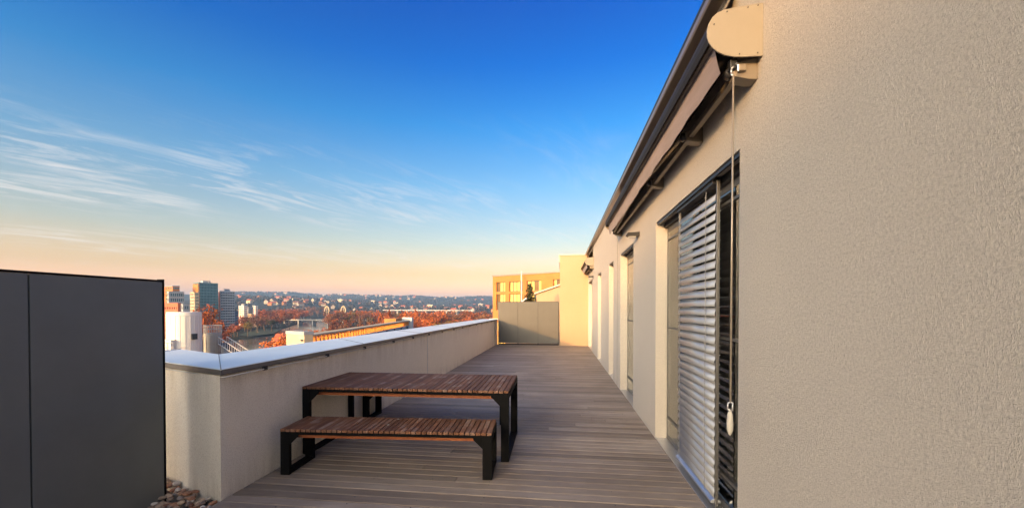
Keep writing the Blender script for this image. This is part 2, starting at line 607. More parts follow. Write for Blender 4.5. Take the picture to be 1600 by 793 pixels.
coping(Ai0, Ai1, Bo1, Bo0, 6)
coping(Ai1, Ai2, Bo2, Bo1, 1)
coping(Ai2, Ai3, Bo3, Bo2, 3)
for a, b in ((Ai1, Bo1), (Ai2, Bo2)):
    MB().tube((*rel(a), 1.105), (*rel(b), 1.112), 0.004, n=6).build('seam', M['coping_edge'], par)
# folded front edge and back edge
for a, b, s in ((Ai0, Ai1, 1), (Ai1, Ai2, 1), (Ai2, Ai3, 1), (Bo0, Bo1, -1), (Bo1, Bo2, -1), (Bo2, Bo3, -1)):
    A, B = Vector((*rel(a), 0)), Vector((*rel(b), 0))
    d = (B - A).normalized()
    nrm = Vector((-d.y, d.x, 0)) * s
    A -= d * 0.0
    z1 = 1.0985 if s > 0 else 1.104
    vs = [(A + nrm * q).to_tuple()[:2] + (z,) for q, z in ((-0.010, z1), (0.0025, z1), (0.0025, z1 - .043), (-0.010, z1 - .043))]
    vs += [(B + nrm * q).to_tuple()[:2] + (z,) for q, z in ((-0.010, z1), (0.0025, z1), (0.0025, z1 - .043), (-0.010, z1 - .043))]
    MB().add(vs, [(0, 1, 2, 3), (7, 6, 5, 4), (0, 4, 5, 1), (1, 5, 6, 2), (2, 6, 7, 3), (3, 7, 4, 0)]).build('drip_edge', M['coping_edge'], par)
# lightning conductor wire and its clips under the drip edge
wa, wb = Vector((0.048, 14.3, 1.035)), Vector((0.040, 0.0, 1.035))
MB().tube(wa, wb, 0.0055, n=8).build('conductor_wire', M['wire'], par, smooth=True)
wc = Vector((*rel((A2[0] + .02, A2[1] - .04)), 1.035))
MB().tube(wb, wc, 0.0055, n=8).build('conductor_wire', M['wire'], par, smooth=True)
clip = MB()
clip.box(-0.014, -0.022, -0.012, 0.012, 0.022, 0.028).tube((0.012, 0, 0.008), (0.022, 0, 0.008), 0.009, n=8)
clip_me = clip.mesh('clip', M['dark'])
for k in range(15):
    t = 0.035 + k * 0.067
    p = wb.lerp(wa, t)
    link('clip', clip_me, par, loc=p + Vector((-0.004, random.uniform(-.05, .05), 0)))
# vertical joint cover strips
MB().box(0.002, 5.18, 0.0, 0.026, 5.215, 1.03).build('joint_strip', M['wire'], par, bevel=.002)
MB().box(0.03, 13.72, 0.0, 0.085, 13.80, 1.03).build('joint_strip', M['flash'], par, bevel=.002)

# ------------------------------------------------------------------ privacy screens
def screen_panel(w, h, t, mat, parent, loc, along):
    e = 0.005
    mb = MB()
    if along == 'y':
        mb.box(-t / 2, e, 0, t / 2, w - e, h)
    else:
        mb.box(e, -t / 2, 0, w - e, t / 2, h)
    return mb.build('panel', mat, parent, loc=loc, bevel=0.002)


near = thing('privacy_screen', 'tall grey panel screen standing on gravel at the left edge', 'screen', (-3.48, 3.09, 0))
for k in range(4):
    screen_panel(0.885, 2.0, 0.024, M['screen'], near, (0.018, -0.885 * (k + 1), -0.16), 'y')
for k in range(2):  # return panels added out of view to block sky glow on the parapet
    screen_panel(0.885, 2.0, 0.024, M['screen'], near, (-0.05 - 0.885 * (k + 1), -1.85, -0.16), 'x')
MB().box(0.0, -3.54, 1.842, 0.034, -0.005, 1.858).build('cap_rail', M['black'], near)
MB().box(-0.022, -0.0045, -0.2, 0.034, 0.010, 1.866).build('end_post', M['black'], near)
for k in range(5):
    MB().box(-0.03, -0.885 * k - 0.03 if k else -0.05, 0.0, 0.002, -0.885 * k + 0.02 if k else -0.008, 1.838).build('post', M['dark'], near)

far = thing('privacy_screen', 'low grey three-panel screen closing the far end of the deck', 'screen', (-2.70, 17.2, 0))
for k in range(3):
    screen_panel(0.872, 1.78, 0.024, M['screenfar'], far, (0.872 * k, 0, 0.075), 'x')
MB().box(0.0, -0.008, 1.858, 2.62, 0.016, 1.88).build('cap_rail', M['dark'], far)
for k in range(4):
    MB().box(0.872 * k - 0.02 if k else 0.0, 0.014, 0.0, 0.872 * k + 0.02 if k else .04, 0.054, 1.85).build('post', M['dark'], far)
MB().box(0.0, 0.0135, 0.002, 2.62, 0.053, 0.05).build('base_rail', M['black'], far)

# ------------------------------------------------------------------ the house
house = thing('penthouse', 'cream rendered penthouse with a row of tall openings along the right of the deck', 'building', (WX, 0, 0))


def HB():
    return MB()


def hx(mb, x0, y0, z0, x1, y1, z1):
    return mb.box(x0 - WX, y0, z0, x1 - WX, y1, z1)


OPEN = [(2.79, 5.10), (6.62, 8.03), (9.05, 9.86), (11.75, 12.75), (15.0, 16.95)]
XB = WX + 0.30       # back of the wall
wm = MB()
ys = [-4.0]
for a, b in OPEN:
    ys += [a, b]
ys.append(YE + 0.3)
for k in range(0, len(ys), 2):
    hx(wm, WX, ys[k], -0.12, XB, ys[k + 1], HEAD)
hx(wm, WX, -4.0, HEAD, XB, YE + 0.3, TOP)
wm.build('wall', M['wall'], house)
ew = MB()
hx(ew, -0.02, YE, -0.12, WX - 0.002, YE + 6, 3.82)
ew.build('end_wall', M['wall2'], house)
fl = MB()
hx(fl, -0.05, YE - 0.035, 3.823, WX - 0.13, YE + 6, 3.87)
hx(fl, -0.075, YE - 0.0, 3.55, -0.022, YE + 0.05, 3.86)
fl.build('end_wall_flashing', M['flash'], house)
# roof edge: folded flashing with a shallow overhang
fm = MB()
prof = [(-0.114, 3.822), (-0.104, 3.812), (0.0, 3.806), (0.30, 3.806), (0.30, 3.88), (-0.10, 3.87), (-0.118, 3.86)]
fm.prism(prof, -4.0, YE + 0.2, axis='y')
fm.build('roof_flashing', M['flash'], house)
MB().prism([(-0.118, 3.865), (-0.098, 3.872), (-0.098, 3.89), (-0.125, 3.885)], -4.0, YE + 0.2, axis='y').build('roof_bead', M['dark'], house)
rm = MB()
hx(rm, XB, -4, 3.70, 9.0, YE + 6, 3.82)
rm.build('roof', M['roof'], house)
# rooms behind the openings
im = MB()
hx(im, XB, -4, -0.16, 5.6, YE, -0.04)
hx(im, 5.6, -4, -0.04, 5.8, YE, 3.7)
for yy in (-4, 1.6, 5.85, 8.6, 10.9, 13.8):
    hx(im, XB, yy, -0.04, 5.6, yy + 0.12, 3.7)
hx(im, XB, YE - .1, -0.04, 5.6, YE, 3.7)
im.build('interior', M['inside'], house)
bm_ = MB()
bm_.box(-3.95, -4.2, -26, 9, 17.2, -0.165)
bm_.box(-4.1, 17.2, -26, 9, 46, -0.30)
bm_.build('lower_storeys', M['wall2'], house)
# joint between two wall fields
MB().box(-0.006, 8.42, 0.0, 0.004, 8.435, TOP - .01).build('joint', M['beige'], house)

GX = 1.31            # plane of the glass


def glazed_door(y0, y1, mull, name='glazed_door'):
    d = MB().box(GX - WX - 0.005, y0 + .002, 0.012, GX - WX + 0.05, y0 + 0.045, HEAD - 0.07)
    d.box(GX - WX - 0.005, y1 - 0.045, 0.012, GX - WX + 0.05, y1 - .002, HEAD - 0.07)
    d.box(GX - WX - 0.005, y0 + 0.045, 0.012, GX - WX + 0.05, y1 - 0.045, 0.07)
    d.box(GX - WX - 0.005, y0 + 0.045, HEAD - 0.13, GX - WX + 0.05, y1 - 0.045, HEAD - 0.07)
    fr = d.build(name, M['frame'], house, bevel=.002)
    for yy in mull:
        MB().box(GX - WX - 0.012, yy - 0.022, 0.07, GX - WX + 0.045, yy + 0.022, HEAD - 0.13).build('mullion', M['frame'], fr, bevel=.002)
    es = [y0 + 0.045] + [v for v in mull] + [y1 - 0.045]
    for a, b in zip(es, es[1:]):
        a2 = a + (0.022 if a in mull else 0)
        b2 = b - (0.022 if b in mull else 0)
        for z in (0.28, 1.375, 2.44):
            MB().box(GX - WX - 0.016, a2, z - 0.011, GX - WX + 0.03, b2, z + 0.011).build('transom', M['frame'], fr)
        MB().box(GX - WX - 0.002, a2 + .001, 0.071, GX - WX + 0.004, b2 - .001, HEAD - 0.131).build('pane', M['glass'], fr)
    # sill sheet and head cover
    MB().box(0.004, y0 + .002, 0.002, GX - WX - 0.006, y1 - .002, 0.011).build('sill', M['alu'], fr)
    MB().box(0.10, y0 + .002, HEAD - 0.069, GX - WX + 0.05, y1 - .002, HEAD - 0.002).build('head_cover', M['dark'], fr)
    MB().box(0.012, y0 + .002, HEAD - 0.03, 0.03, y1 - .002, HEAD - 0.002).build('head_trim', M['dark'], fr)
    return fr


glazed_door(2.79, 5.10, [3.95])
glazed_door(6.62, 8.03, [7.3])
glazed_door(9.05, 9.86, [], 'window')
glazed_door(11.75, 12.75, [], 'window')
glazed_door(15.0, 16.95, [16.0])
# curtain inside the near door
cu = MB()
n = 60
vs, fs = [], []
for k in range(n + 1):
    yy = 2.60 + k * 0.035
    xx = GX - WX + 0.22 + 0.028 * math.sin(k * 1.25) + 0.012 * math.sin(k * 0.57)
    vs += [(xx, yy, 0.02), (xx + .012, yy, 0.02), (xx + .012, yy, 2.6), (xx, yy, 2.6)]
for k in range(n):
    a = 4 * k
    fs += [(a, a + 4, a + 7, a + 3), (a + 1, a + 2, a + 6, a + 5)]
cu.add(vs, fs)
cu.build('curtain', M['curtain'], house, smooth=True)

# ------------------------------------------------------------------ external venetian blind
BY0, BY1, BX = 3.33, 4.34, 1.245
bl = thing('venetian_blind', 'lowered silver venetian blind hanging in the nearest wall opening', 'blind', (BX, BY0, 0.0))
W = BY1 - BY0
for yy in (0.0, W):
    MB().box(-0.020, yy - 0.010, 0.035, 0.004, yy + 0.010, 2.625).build('guide_rail', M['frame'], bl, bevel=.002)
MB().box(-0.045, 0.014, 2.60, 0.05, W - 0.014, 2.655).build('head_box', M['dark'], bl, bevel=.002)
prof = []
ns = 9
for k in range(ns):
    u = k / (ns - 1)
    ang = R(57)
    s = (u - 0.5) * 0.086
    bow = 0.019 * (1 - (2 * u - 1) ** 2)
    px_ = -s * math.cos(ang) - bow * math.sin(ang)
    pz_ = -s * math.sin(ang) * -1 * -1 + bow * math.cos(ang)
    prof.append((px_ * 1.0, pz_))
# s=-.041 -> inner top, s=+.041 -> outer bottom
outline = prof + [(x + 0.0016, z - 0.0016) for x, z in reversed(prof)]
sl_me = MB().prism(outline, 0.016, W - 0.016, axis='y').mesh('slat', M['blind'])
for p in sl_me.polygons:
    p.use_smooth = len(p.vertices) == 4
zz = 0.135
nsl = 0
while zz < 2.55:
    o = link('slat', sl_me, bl, loc=(0, 0, zz))
    o.rotation_euler = (0, R(random.uniform(-1.5, 1.5)), 0)
    zz += 0.0765
    nsl += 1
MB().box(-0.045, 0.012, 0.055, 0.03, W - 0.012, 0.075).prism([(-0.045, .075), (0.03, .075), (0.0, 0.098)], 0.012, W - 0.012, axis='y').build('bottom_rail', M['alu'], bl, bevel=.002)
for yy in (0.17, W - 0.12):
    cd = MB()
    cd.tube((-0.041, yy, 0.08), (-0.041, yy, 2.58), 0.0022, n=5)
    z = 0.135
    while z < 2.55:
        cd.path([(-0.041, yy, z + .045), (-0.047, yy + .004, z + .02), (-0.041, yy, z - 0.005)], 0.0018, 4)
        z += 0.0765
    cd.build('ladder_cord', M['cord'], bl)

# ------------------------------------------------------------------ wall lamps
def wall_lamp(yy, z, label):
    t = thing('wall_lamp', label, 'lamp', (WX, yy, z), group='lamps on the house wall')
    MB().prism([(-0.175, 0.012), (-0.185, -0.022), (-0.16, -0.038), (-0.002, -0.044), (-0.002, 0.020)], -0.07, 0.07, axis='y').build('body', M['dark'], t, bevel=.003)
    MB().box(-0.155, -0.055, -0.050, -0.05, 0.055, -0.0435).build('lens', M['lamp_lens'], t)
    return t


wall_lamp(6.18, 2.725, 'small dark wedge-shaped wall lamp between the blind and the next opening')
wall_lamp(14.4, 2.72, 'tiny dark wall lamp under the smaller awning at the far end')

# ------------------------------------------------------------------ awnings
def awning(y0, length, label, rod):
    t = thing('awning', label, 'awning', (WX, y0, 3.243), group='folded awnings on the house wall')
    # profile in x (out from wall, negative) and z, relative to wall face and 3.28
    pts = [(0.0, 0.148), (-0.10, 0.139), (-0.20, 0.127), (-0.235, 0.113), (-0.262, 0.088), (-0.281, 0.052), (-0.290, 0.012), (-0.289, -0.025),
           (-0.279, -0.058), (-0.260, -0.088), (-0.232, -0.116), (-0.195, -0.138), (-0.15, -0.151), (-0.10, -0.156), (0.0, -0.158)]
    pts = [(x * 1.07, z) for x, z in pts]
    MB().prism([(x - .001, z) for x, z in pts], -0.004, 0.006, axis='y').build('end_plate', M['beige'], t, bevel=.0015)
    MB().prism([(x - .001, z) for x, z in pts], length - 0.006, length + 0.004, axis='y').build('end_plate', M['beige'], t, bevel=.0015)
    sc_ = MB()
    for x, z in ((-0.272, 0.045), (-0.2, 0.112), (-0.085, 0.127), (-0.03, 0.134), (-0.03, -0.140), (-0.13, -0.140)):
        sc_.tube((x, -0.008, z), (x, -0.004, z), 0.0035, n=8)
    sc_.build('screw', M['dark'], t)['kind'] = 'stuff'
    MB().prism([(-0.283, 0.045), (-0.040, 0.518), (-0.026, 0.518), (-0.268, 0.035)], 0.30, length - 0.01, axis='y').build('black_sheet', M['hood'], t)  # black sheet added from the hood up to the wall top
    # hood shell: upper part of the same outline, open below
    up = [(x * 0.985 - .002, z * 0.985) for x, z in pts if z > -0.06]
    inn = [(x * 0.93 - .008, z * 0.93) for x, z in pts if z > -0.06]
    MB().prism(up + inn[::-1], 0.0065, length - 0.0065, axis='y').build('hood', M['hood'], t)
    # cloth roll
    MB().tube((-0.13, 0.02, 0.0), (-0.13, length - 0.02, 0.0), 0.062, n=18).build('cloth_roll', M['hood'], t, smooth=True)
    # front bar
    MB().prism([(-0.268, -0.034), (-0.235, -0.049), (-0.228, -0.012), (-0.263, 0.002)], 0.03, length - 0.02, axis='y').build('front_bar', M['beige_tube'], t, bevel=.003)
    # hanging valance: gentle waves, scalloped near corner
    nv = int(length * 26)
    vs, fs = [], []
    rows = 6
    for k in range(nv + 1):
        yy = 0.05 + (length - 0.08) * k / nv
        drop = 0.185 + 0.004 * math.sin(yy * 2.1)
        if yy < 0.5:
            drop -= 0.0
        for r in range(rows + 1):
            u = r / rows
            wv = (0.005 * math.sin(yy * 7.3) + 0.003 * math.sin(yy * 17 + 1)) * u
            vs.append((-0.249 + wv + 0.025 * u * u, yy + (0.05 * u * (1 - min(1, (yy - .05) / .4)) * -0.2), -0.035 - drop * u))
    rw = rows + 1
    for k in range(nv):
        for r in range(rows):
            fs.append((k * rw + r, k * rw + r + 1, (k + 1) * rw + r + 1, (k + 1) * rw + r))
    off = len(vs)
    vs += [(x + 0.0016, y_, z) for x, y_, z in vs]
    fs += [tuple(i + off for i in f[::-1]) for f in fs]
    MB().add(vs, fs).build('valance', M['valance'], t, smooth=True)
    # torsion bar near the wall and folded arms
    MB().box(-0.115, 0.03, -0.215, -0.075, length - 0.02, -0.175).build('torsion_bar', M['beige_tube'], t, bevel=.004)
    for yy in [0.10] + [length * q for q in (0.42, 0.985)] + [1.02]:
        if yy > length:
            continue
        br = MB().prism([(0.0, -0.13), (0.0, -0.26), (-0.05, -0.255), (-0.13, -0.235), (-0.14, -0.16), (-0.07, -0.14)], yy - 0.045, yy + 0.045, axis='y')
        b = br.build('bracket', M['beige_tube'], t, bevel=.004)
        MB().tube((-0.142, yy - .02, -0.19), (-0.142, yy + .03, -0.19), 0.03, n=12).build('pivot', M['dark'], b, smooth=True)
    for a0, a1 in ((1.02, length * 0.47), (length * 0.97, length * 0.53)):
        MB().tube((-0.155, a0, -0.19), (-0.205, a1, -0.155), 0.018, n=10).build('arm', M['beige_tube'], t, smooth=True)
        MB().tube((-0.225, a0 + 0.02 * (1 if a1 > a0 else -1), -0.12), (-0.205, a1, -0.12), 0.016, n=10).build('arm', M['beige_tube'], t, smooth=True)
        MB().tube((-0.21, a1, -0.175), (-0.21, a1, -0.10), 0.026, n=12).build('elbow', M['dark'], t, smooth=True)
    if rod:
        g = MB().box(-0.165, 0.03, -0.20, -0.125, 0.075, -0.14).build('crank_gear', M['dark'], t, bevel=.004)
        MB().path([(-0.135, 0.02, -0.18), (-0.135, 0.0, -0.20), (-0.134, 0.0, -0.235)], 0.006, 8).build('eyelet', M['alu'], g)
    return t


awning(2.50, 5.42, 'long folded awning with mauve valance above the nearest opening', True)
awning(14.25, 2.72, 'short folded awning near the far end wall, above the last opening', False)

cr = thing('crank_rod', 'long thin metal crank rod hanging from the near end of the long awning', 'crank', (1.005, 2.49, 3.0))
MB().tube((0, 0, 0), (-0.004, 0, -1.94), 0.0052, n=12).build('rod', M['brass'], cr, smooth=True)
MB().path([(0, 0, .03), (-0.012, 0, .015), (-0.012, 0, -.012), (0, 0, -.03)], 0.005, 8).build('hook', M['alu'], cr, smooth=True)
MB().path([(-0.004, 0, -1.94), (-0.018, 0, -1.945), (-0.020, 0, -1.982), (0.006, 0, -1.990), (0.010, 0, -1.945), (-0.004, 0, -1.938)], 0.0045, 8).build('joint', M['alu'], cr, smooth=True)
MB().lathe([(0.004, 0.0), (0.010, -0.006), (0.015, -0.03), (0.018, -0.075), (0.016, -0.115), (0.009, -0.140), (0.003, -0.146)], 16, (-0.006, 0, -1.99)).build('handle', M['white_plastic'], cr, smooth=True)

# ------------------------------------------------------------------ table and benches
def slatted(name, label, cat, loc, rz, L, Wd, H, nsl, leg, group=None):
    """origin at the front-left foot corner; slats run front to back"""
    t = thing(name, label, cat, loc, rz, group)
    th = 0.024
    p = L / nsl
    me = MB().box(0, 0, 0, p - 0.009, Wd, th).mesh('slat', M['slat'])
    for k in range(nsl):
        o = link('slat', me, t, bevel=0.0, loc=(k * p + 0.003, random.uniform(-.002, .002), H - th + random.uniform(-.001, .001)))
    zt = H - th - 0.002
    gs = 0.06 + 0.06 * H
    # long battens under the slats
    for yy in (0.06, Wd - 0.10):
        MB().box(leg + .005, yy, zt - 0.072, L - leg - .005, yy + 0.04, zt - 0.030).build('batten', M['rail_wood'], t)
    MB().box(leg, 0.012, zt - 0.030, L - leg, 0.05, zt).build('edge_rail_shade', M['black'], t)  # black rails also filling in the shade band under the slats
    MB().box(leg, Wd - 0.05, zt - 0.030, L - leg, Wd - 0.012, zt).build('edge_rail_shade', M['black'], t)
    for x0, s in ((0.0, 1), (L - leg, -1)):
        fr = MB()
        fr.box(x0, 0.004, 0.0, x0 + leg, 0.044, zt)
        fr.box(x0, Wd - 0.044, 0.0, x0 + leg, Wd - 0.004, zt)
        fr.box(x0 + .001, 0.044, 0.001, x0 + leg - .001, Wd - 0.044, 0.03)
        fr.box(x0 + .001, 0.044, zt - 0.06, x0 + leg - .001, Wd - 0.044, zt - .001)
        fo = fr.build('leg_frame', M['black'], t, bevel=.003)
        for yy in (0.006, Wd - 0.016):
            xa = x0 + leg if s > 0 else x0
            MB().prism([(xa, zt - .001), (xa + s * gs, zt - .001), (xa + s * gs, zt - 0.045), (xa + s * gs * .8, zt - 0.06), (xa, zt - 0.04 - gs)], yy, yy + 0.010, axis='y').build('gusset', M['black'], fo)
    return t


tab = slatted('table', 'long dark slatted wooden table on black steel frames beside the parapet', 'table', (-2.832, 4.075, 0.002), R(0.9), 2.30, 1.0, 0.745, 42, 0.085)
b1 = slatted('bench', 'slatted wooden bench in front of the table, nearest the camera', 'bench', (-2.69, 3.535, 0.002), R(3.4), 2.06, 0.46, 0.445, 40, 0.09, 'benches at the table')
b2 = slatted('bench', 'bench behind the table, mostly hidden by the tabletop', 'bench', (-2.80, 5.36, 0.002), R(1.5), 2.06, 0.46, 0.445, 40, 0.09, 'benches at the table')
# two pale spots on the bench seat (dropped leaves)
for (u, v) in ((0.985, 0.20), (1.02, 0.40)):
    pos = b1.matrix_basis @ Vector((u, v, 0.4462))
    lf = MB().prism([(0, -.008), (.016, -.003), (.022, .003), (.010, .009), (-.006, .006)], 0, 0.0022).build('dry_leaf', M['white_plastic'], loc=pos)
    tag(lf, 'pale dry leaf lying on the front bench, nearer its front edge' if v < .3 else 'pale dry leaf lying on the front bench, toward its back edge', 'leaf', 'dry leaves on the bench')
# ================================================================== NEIGHBOURHOOD
GZ = -24.0


def mcol(name, col, rough=0.8, var=0.12, vs=0.3, metal=0.0):
    return simple(name, col, rough, metal, var, vs)


M['c_white'] = mcol("pale facade", (0.62, 0.60, 0.57))
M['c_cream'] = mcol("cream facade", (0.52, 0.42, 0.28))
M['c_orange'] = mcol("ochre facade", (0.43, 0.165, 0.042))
M['c_grey'] = mcol("grey facade", (0.33, 0.34, 0.36))
M['c_blue'] = mcol("blue grey facade", (0.20, 0.25, 0.31))
M['c_red'] = mcol("brick red facade", (0.42, 0.12, 0.06))
M['c_dark'] = mcol("dark window band", (0.035, 0.04, 0.05), 0.25)
M['tile'] = mcol("red roof tile", (0.36, 0.10, 0.045), 0.8, 0.2, 0.2)
M['tile2'] = mcol("brown roof tile", (0.20, 0.09, 0.055), 0.8, 0.2, 0.2)
M['c_silo'] = mcol("silo paint", (0.66, 0.64, 0.62), 0.45, 0.08, 0.12)
M['bglass'] = simple("tower glass", (0.035, 0.105, 0.135), 0.25, 0.0, 0.5, 0.08, 0, 60, 0.0, 0.35)  # blue sky reflection put into the base colour as teal
M['bglass2'] = simple('blue spandrel glass', (0.10, 0.21, 0.25), 0.3, 0.0, 0.2, 0.3)
M['bronze'] = simple('bronze tinted glass', (0.16, 0.09, 0.03), 0.2, 0.0, 0.2, 0.5)
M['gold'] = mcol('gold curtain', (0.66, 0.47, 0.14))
M['hall'] = mcol('painted orange sunlight', (0.80, 0.30, 0.05))  # orange sunlight on the hall's colonnade put into the base colour
M['bark'] = mcol("bark", (0.10, 0.07, 0.05), 0.9)
M['wglass'] = simple("dark window glass", (0.05, 0.055, 0.06), 0.1, 0.0, 0.3, 0.5, 0, 60, 0, 0.9)

# ------------------------------------------------------------------ ground, river, hills
RIV = [at(320, 560, 150), at(360, 545, 225), at(405, 530, 290), at(440, 520, 370), at(472, 510, 520), at(498, 500, 800), at(530, 495, 1300)]
RIV = [Vector((p.x, p.y)) for p in RIV]
RIV = [RIV[0] + (RIV[0] - RIV[1]).normalized() * 400] + RIV


def river_d(p):
    best = 1e9
    for a, b in zip(RIV, RIV[1:]):
        ab = b - a
        t = max(0, min(1, (p - a).dot(ab) / ab.length_squared))
        best = min(best, (a + ab * t - p).length + (16 if a.length > 330 else 0))
    return best


def sstep(a, b, x):
    t = max(0, min(1, (x - a) / (b - a)))
    return t * t * (3 - 2 * t)


def land(x, y):
    d = math.hypot(x, y)
    z = GZ
    if d < 1500:
        r = river_d(Vector((x, y)))
        z -= 4.5 * (1 - sstep(34, 46, r))
    if d > 900:
        b = math.atan2(x, y)
        nb = noise.noise(Vector((b * 2.2, 3.3, 0)))
        n2 = noise.noise(Vector((x / 420, y / 420, 1.7))) + 0.5 * noise.noise(Vector((x / 150, y / 150, 5.1)))
        z += sstep(950, 2300, d) * (34 + 12 * n2 + 8 * nb)
        z += sstep(2000, 3700, d) * (78 + 12 * nb + 7 * n2)
        z += sstep(3700, 9000, d) * 30
        # near spur on the left
        z += 26 * math.exp(-((b + 0.66) / 0.16) ** 2) * sstep(1100, 1700, d) * (1 - sstep(2200, 3000, d))
    return z


bs = [-175 + k * 5 for k in range(20)] + [-75 + k * 0.3 for k in range(334)] + [26 + k * 5 for k in range(32)]
bs = [b for b in bs if b < 180]
rs = [0.0, 6.0] + [12 * 1.038 ** k for k in range(176)]
rs = [r for r in rs if r < 8400]
vs, fs = [], []
for r in rs:
    for b in bs:
        x, y = r * math.sin(R(b)), r * math.cos(R(b))
        vs.append((x, y, land(x, y)))
nb_ = len(bs)
for i in range(len(rs) - 1):
    for j in range(nb_):
        k = (j + 1) % nb_
        fs.append((i * nb_ + j, i * nb_ + k, (i + 1) * nb_ + k, (i + 1) * nb_ + j))
gm, n, p = new_mat("late autumn ground")
tc = n.n('ShaderNodeTexCoord').outputs['Object']
a = n.noise(tc, 0.012, 6, 0.65)
b = n.noise(tc, 0.09, 5, 0.7)
c = n.ramp(a, [(0.3, (0.030, 0.036, 0.022)), (0.5, (0.050, 0.050, 0.026)), (0.62, (0.075, 0.050, 0.028)), (0.75, (0.10, 0.085, 0.06))])
c = n.mix(0.5, c, n.ramp(b, [(0.3, (0.02, 0.026, 0.016)), (0.7, (0.09, 0.07, 0.045))]))
n.put(p.inputs['Base Color'], c)
p.inputs['Roughness'].default_value = 0.95
p.inputs['Specular IOR Level'].default_value = 0.1
bb = n.n('ShaderNodeBump', i_Strength=1.0, i_Distance=9.0, i_Height=n.noise(tc, 0.05, 5, 0.7))
n.put(p.inputs['Normal'], bb.outputs[0])
g = MB()
g.v, g.f, g.m = vs, fs, [0] * len(fs)
structure('ground', g, gm, smooth=True)
wm_, n, p = new_mat("river water")
p.inputs['Base Color'].default_value = (0.085, 0.090, 0.072, 1)
p.inputs['Roughness'].default_value = 0.12
p.inputs['Specular IOR Level'].default_value = 1.0
tc = n.n('ShaderNodeTexCoord').outputs['Object']
bb = n.n('ShaderNodeBump', i_Strength=0.10, i_Distance=0.2, i_Height=n.noise(n.mapping(tc, scale=(1, 0.35, 1)), 0.4, 4, 0.6))
n.put(p.inputs['Normal'], bb.outputs[0])
rp = MB()
L_, R_ = [], []
for k, q in enumerate(RIV):
    d = (RIV[min(k + 1, len(RIV) - 1)] - RIV[max(k - 1, 0)]).normalized()
    nn = Vector((-d.y, d.x)) * 60
    L_.append(q + nn)
    R_.append(q - nn)
vs = [(v.x, v.y, GZ - 1.1) for pr in zip(L_, R_) for v in pr]
rp.add(vs, [(2 * k, 2 * k + 1, 2 * k + 3, 2 * k + 2) for k in range(len(RIV) - 1)])
structure('river', rp, wm_)
# lawn along the far bank
lawn = MB()
mg = mcol("park lawn", (0.042, 0.055, 0.020), 0.95, 0.25, 0.1)
pl = [at(392, 520, 425), at(428, 517, 455), at(442, 512, 560), at(405, 512, 560), at(372, 520, 450)]
lawn.add([(q.x, q.y, GZ + 0.15) for q in pl], [tuple(range(len(pl)))])
structure('lawn', lawn, mg)

# ------------------------------------------------------------------ trees
def leaf_cloud(mb, n, fn, size, rnd, mi=0):
    """n small bent leaf clumps scattered by fn(rnd) -> (point, scale)"""
    for _ in range(n):
        c, s = fn(rnd)
        s = s * size * rnd.uniform(0.6, 1.35)
        a = Vector((rnd.gauss(0, 1), rnd.gauss(0, 1), rnd.gauss(0, 0.7)))
        a.normalize()
        b = a.orthogonal().normalized()
        b = Matrix.Rotation(rnd.uniform(0, 6.28), 3, a) @ b
        d = a.cross(b)
        c = Vector(c)
        vs = [c + b * s, c + d * s * 0.6 + a * s * 0.25, c - b * s * 0.9, c - d * s * 0.55 + a * s * 0.2]
        mb.add(vs, [(0, 1, 2), (0, 2, 3)], mi)


def tree_meshes(kind, seed, leafm, nl):
    rnd = random.Random(seed)
    tr, cr_ = MB(), MB()
    if kind == 'round':
        tr.tube((0, 0, 0), (0.02, 0, 0.42), 0.028, 0.018, 7)
        tips = []
        for k in range(11):
            a = k * 2.4 + rnd.uniform(-.4, .4)
            z0 = rnd.uniform(0.25, 0.45)
            rr, zz = rnd.uniform(.12, .34), rnd.uniform(0.5, 0.95)
            e = Vector((rr * math.cos(a), rr * math.sin(a), zz))
            m_ = Vector((e.x * .45, e.y * .45, (z0 + zz) / 2))
            tr.tube((0.01, 0, z0), m_, 0.012, 0.008, 5).tube(m_, e, 0.008, 0.003, 5)
            tips += [e, e.lerp(m_, .45)]

        def fn(r):
            q = tips[int(r.random() * len(tips))]
            sg = 0.065
            return (q.x + r.gauss(0, sg), q.y + r.gauss(0, sg), min(1.02, q.z + r.gauss(0, sg))), 1
        leaf_cloud(cr_, nl, fn, 0.036, rnd)
    elif kind == 'poplar':
        tr.tube((0, 0, 0), (0, 0, 0.95), 0.02, 0.004, 6)
        for k in range(16):
            a, z0 = k * 2.4, 0.12 + 0.05 * k
            tr.tube((0, 0, z0), (0.085 * math.cos(a), 0.085 * math.sin(a), z0 + 0.16), 0.007, 0.002, 4)

        def fn(r):
            z = 0.08 + 0.92 * r.random() ** 0.85
            w = 0.125 * math.sin(math.pi * min(1, z * 0.92 + 0.10)) ** 0.6
            a = r.uniform(0, 6.28)
            q = w * r.random() ** 0.5
            return (q * math.cos(a) + .02 * math.sin(z * 30), q * math.sin(a), z), 1
        leaf_cloud(cr_, nl, fn, 0.026, rnd)
    else:  # conifer
        tr.tube((0, 0, 0), (0, 0, 0.97), 0.022, 0.003, 7)
        for k in range(60):
            z = 0.10 + 0.86 * (k / 60)
            L = (0.40 * (1 - z) + 0.012) * rnd.uniform(.8, 1.1)
            a = k * 2.4
            for j in range(3):
                aa = a + j * 2.09
                e = Vector((L * math.cos(aa), L * math.sin(aa), z - L * 0.22))
                tr.tube((0, 0, z), e, 0.004, 0.0015, 3, cap=False)
                for q in range(max(3, int(L * 60))):
                    t = (q + .6) / max(3, int(L * 60))
                    cpt = Vector((0, 0, z)).lerp(e, t)

                    def one(r, cpt=cpt):
                        return (cpt.x + r.gauss(0, .008), cpt.y + r.gauss(0, .008), cpt.z + r.gauss(0, .006)), 1
                    leaf_cloud(cr_, 2, one, 0.020, rnd)
    return tr.mesh('trunk', M['bark']), cr_.mesh('crown', leafm)


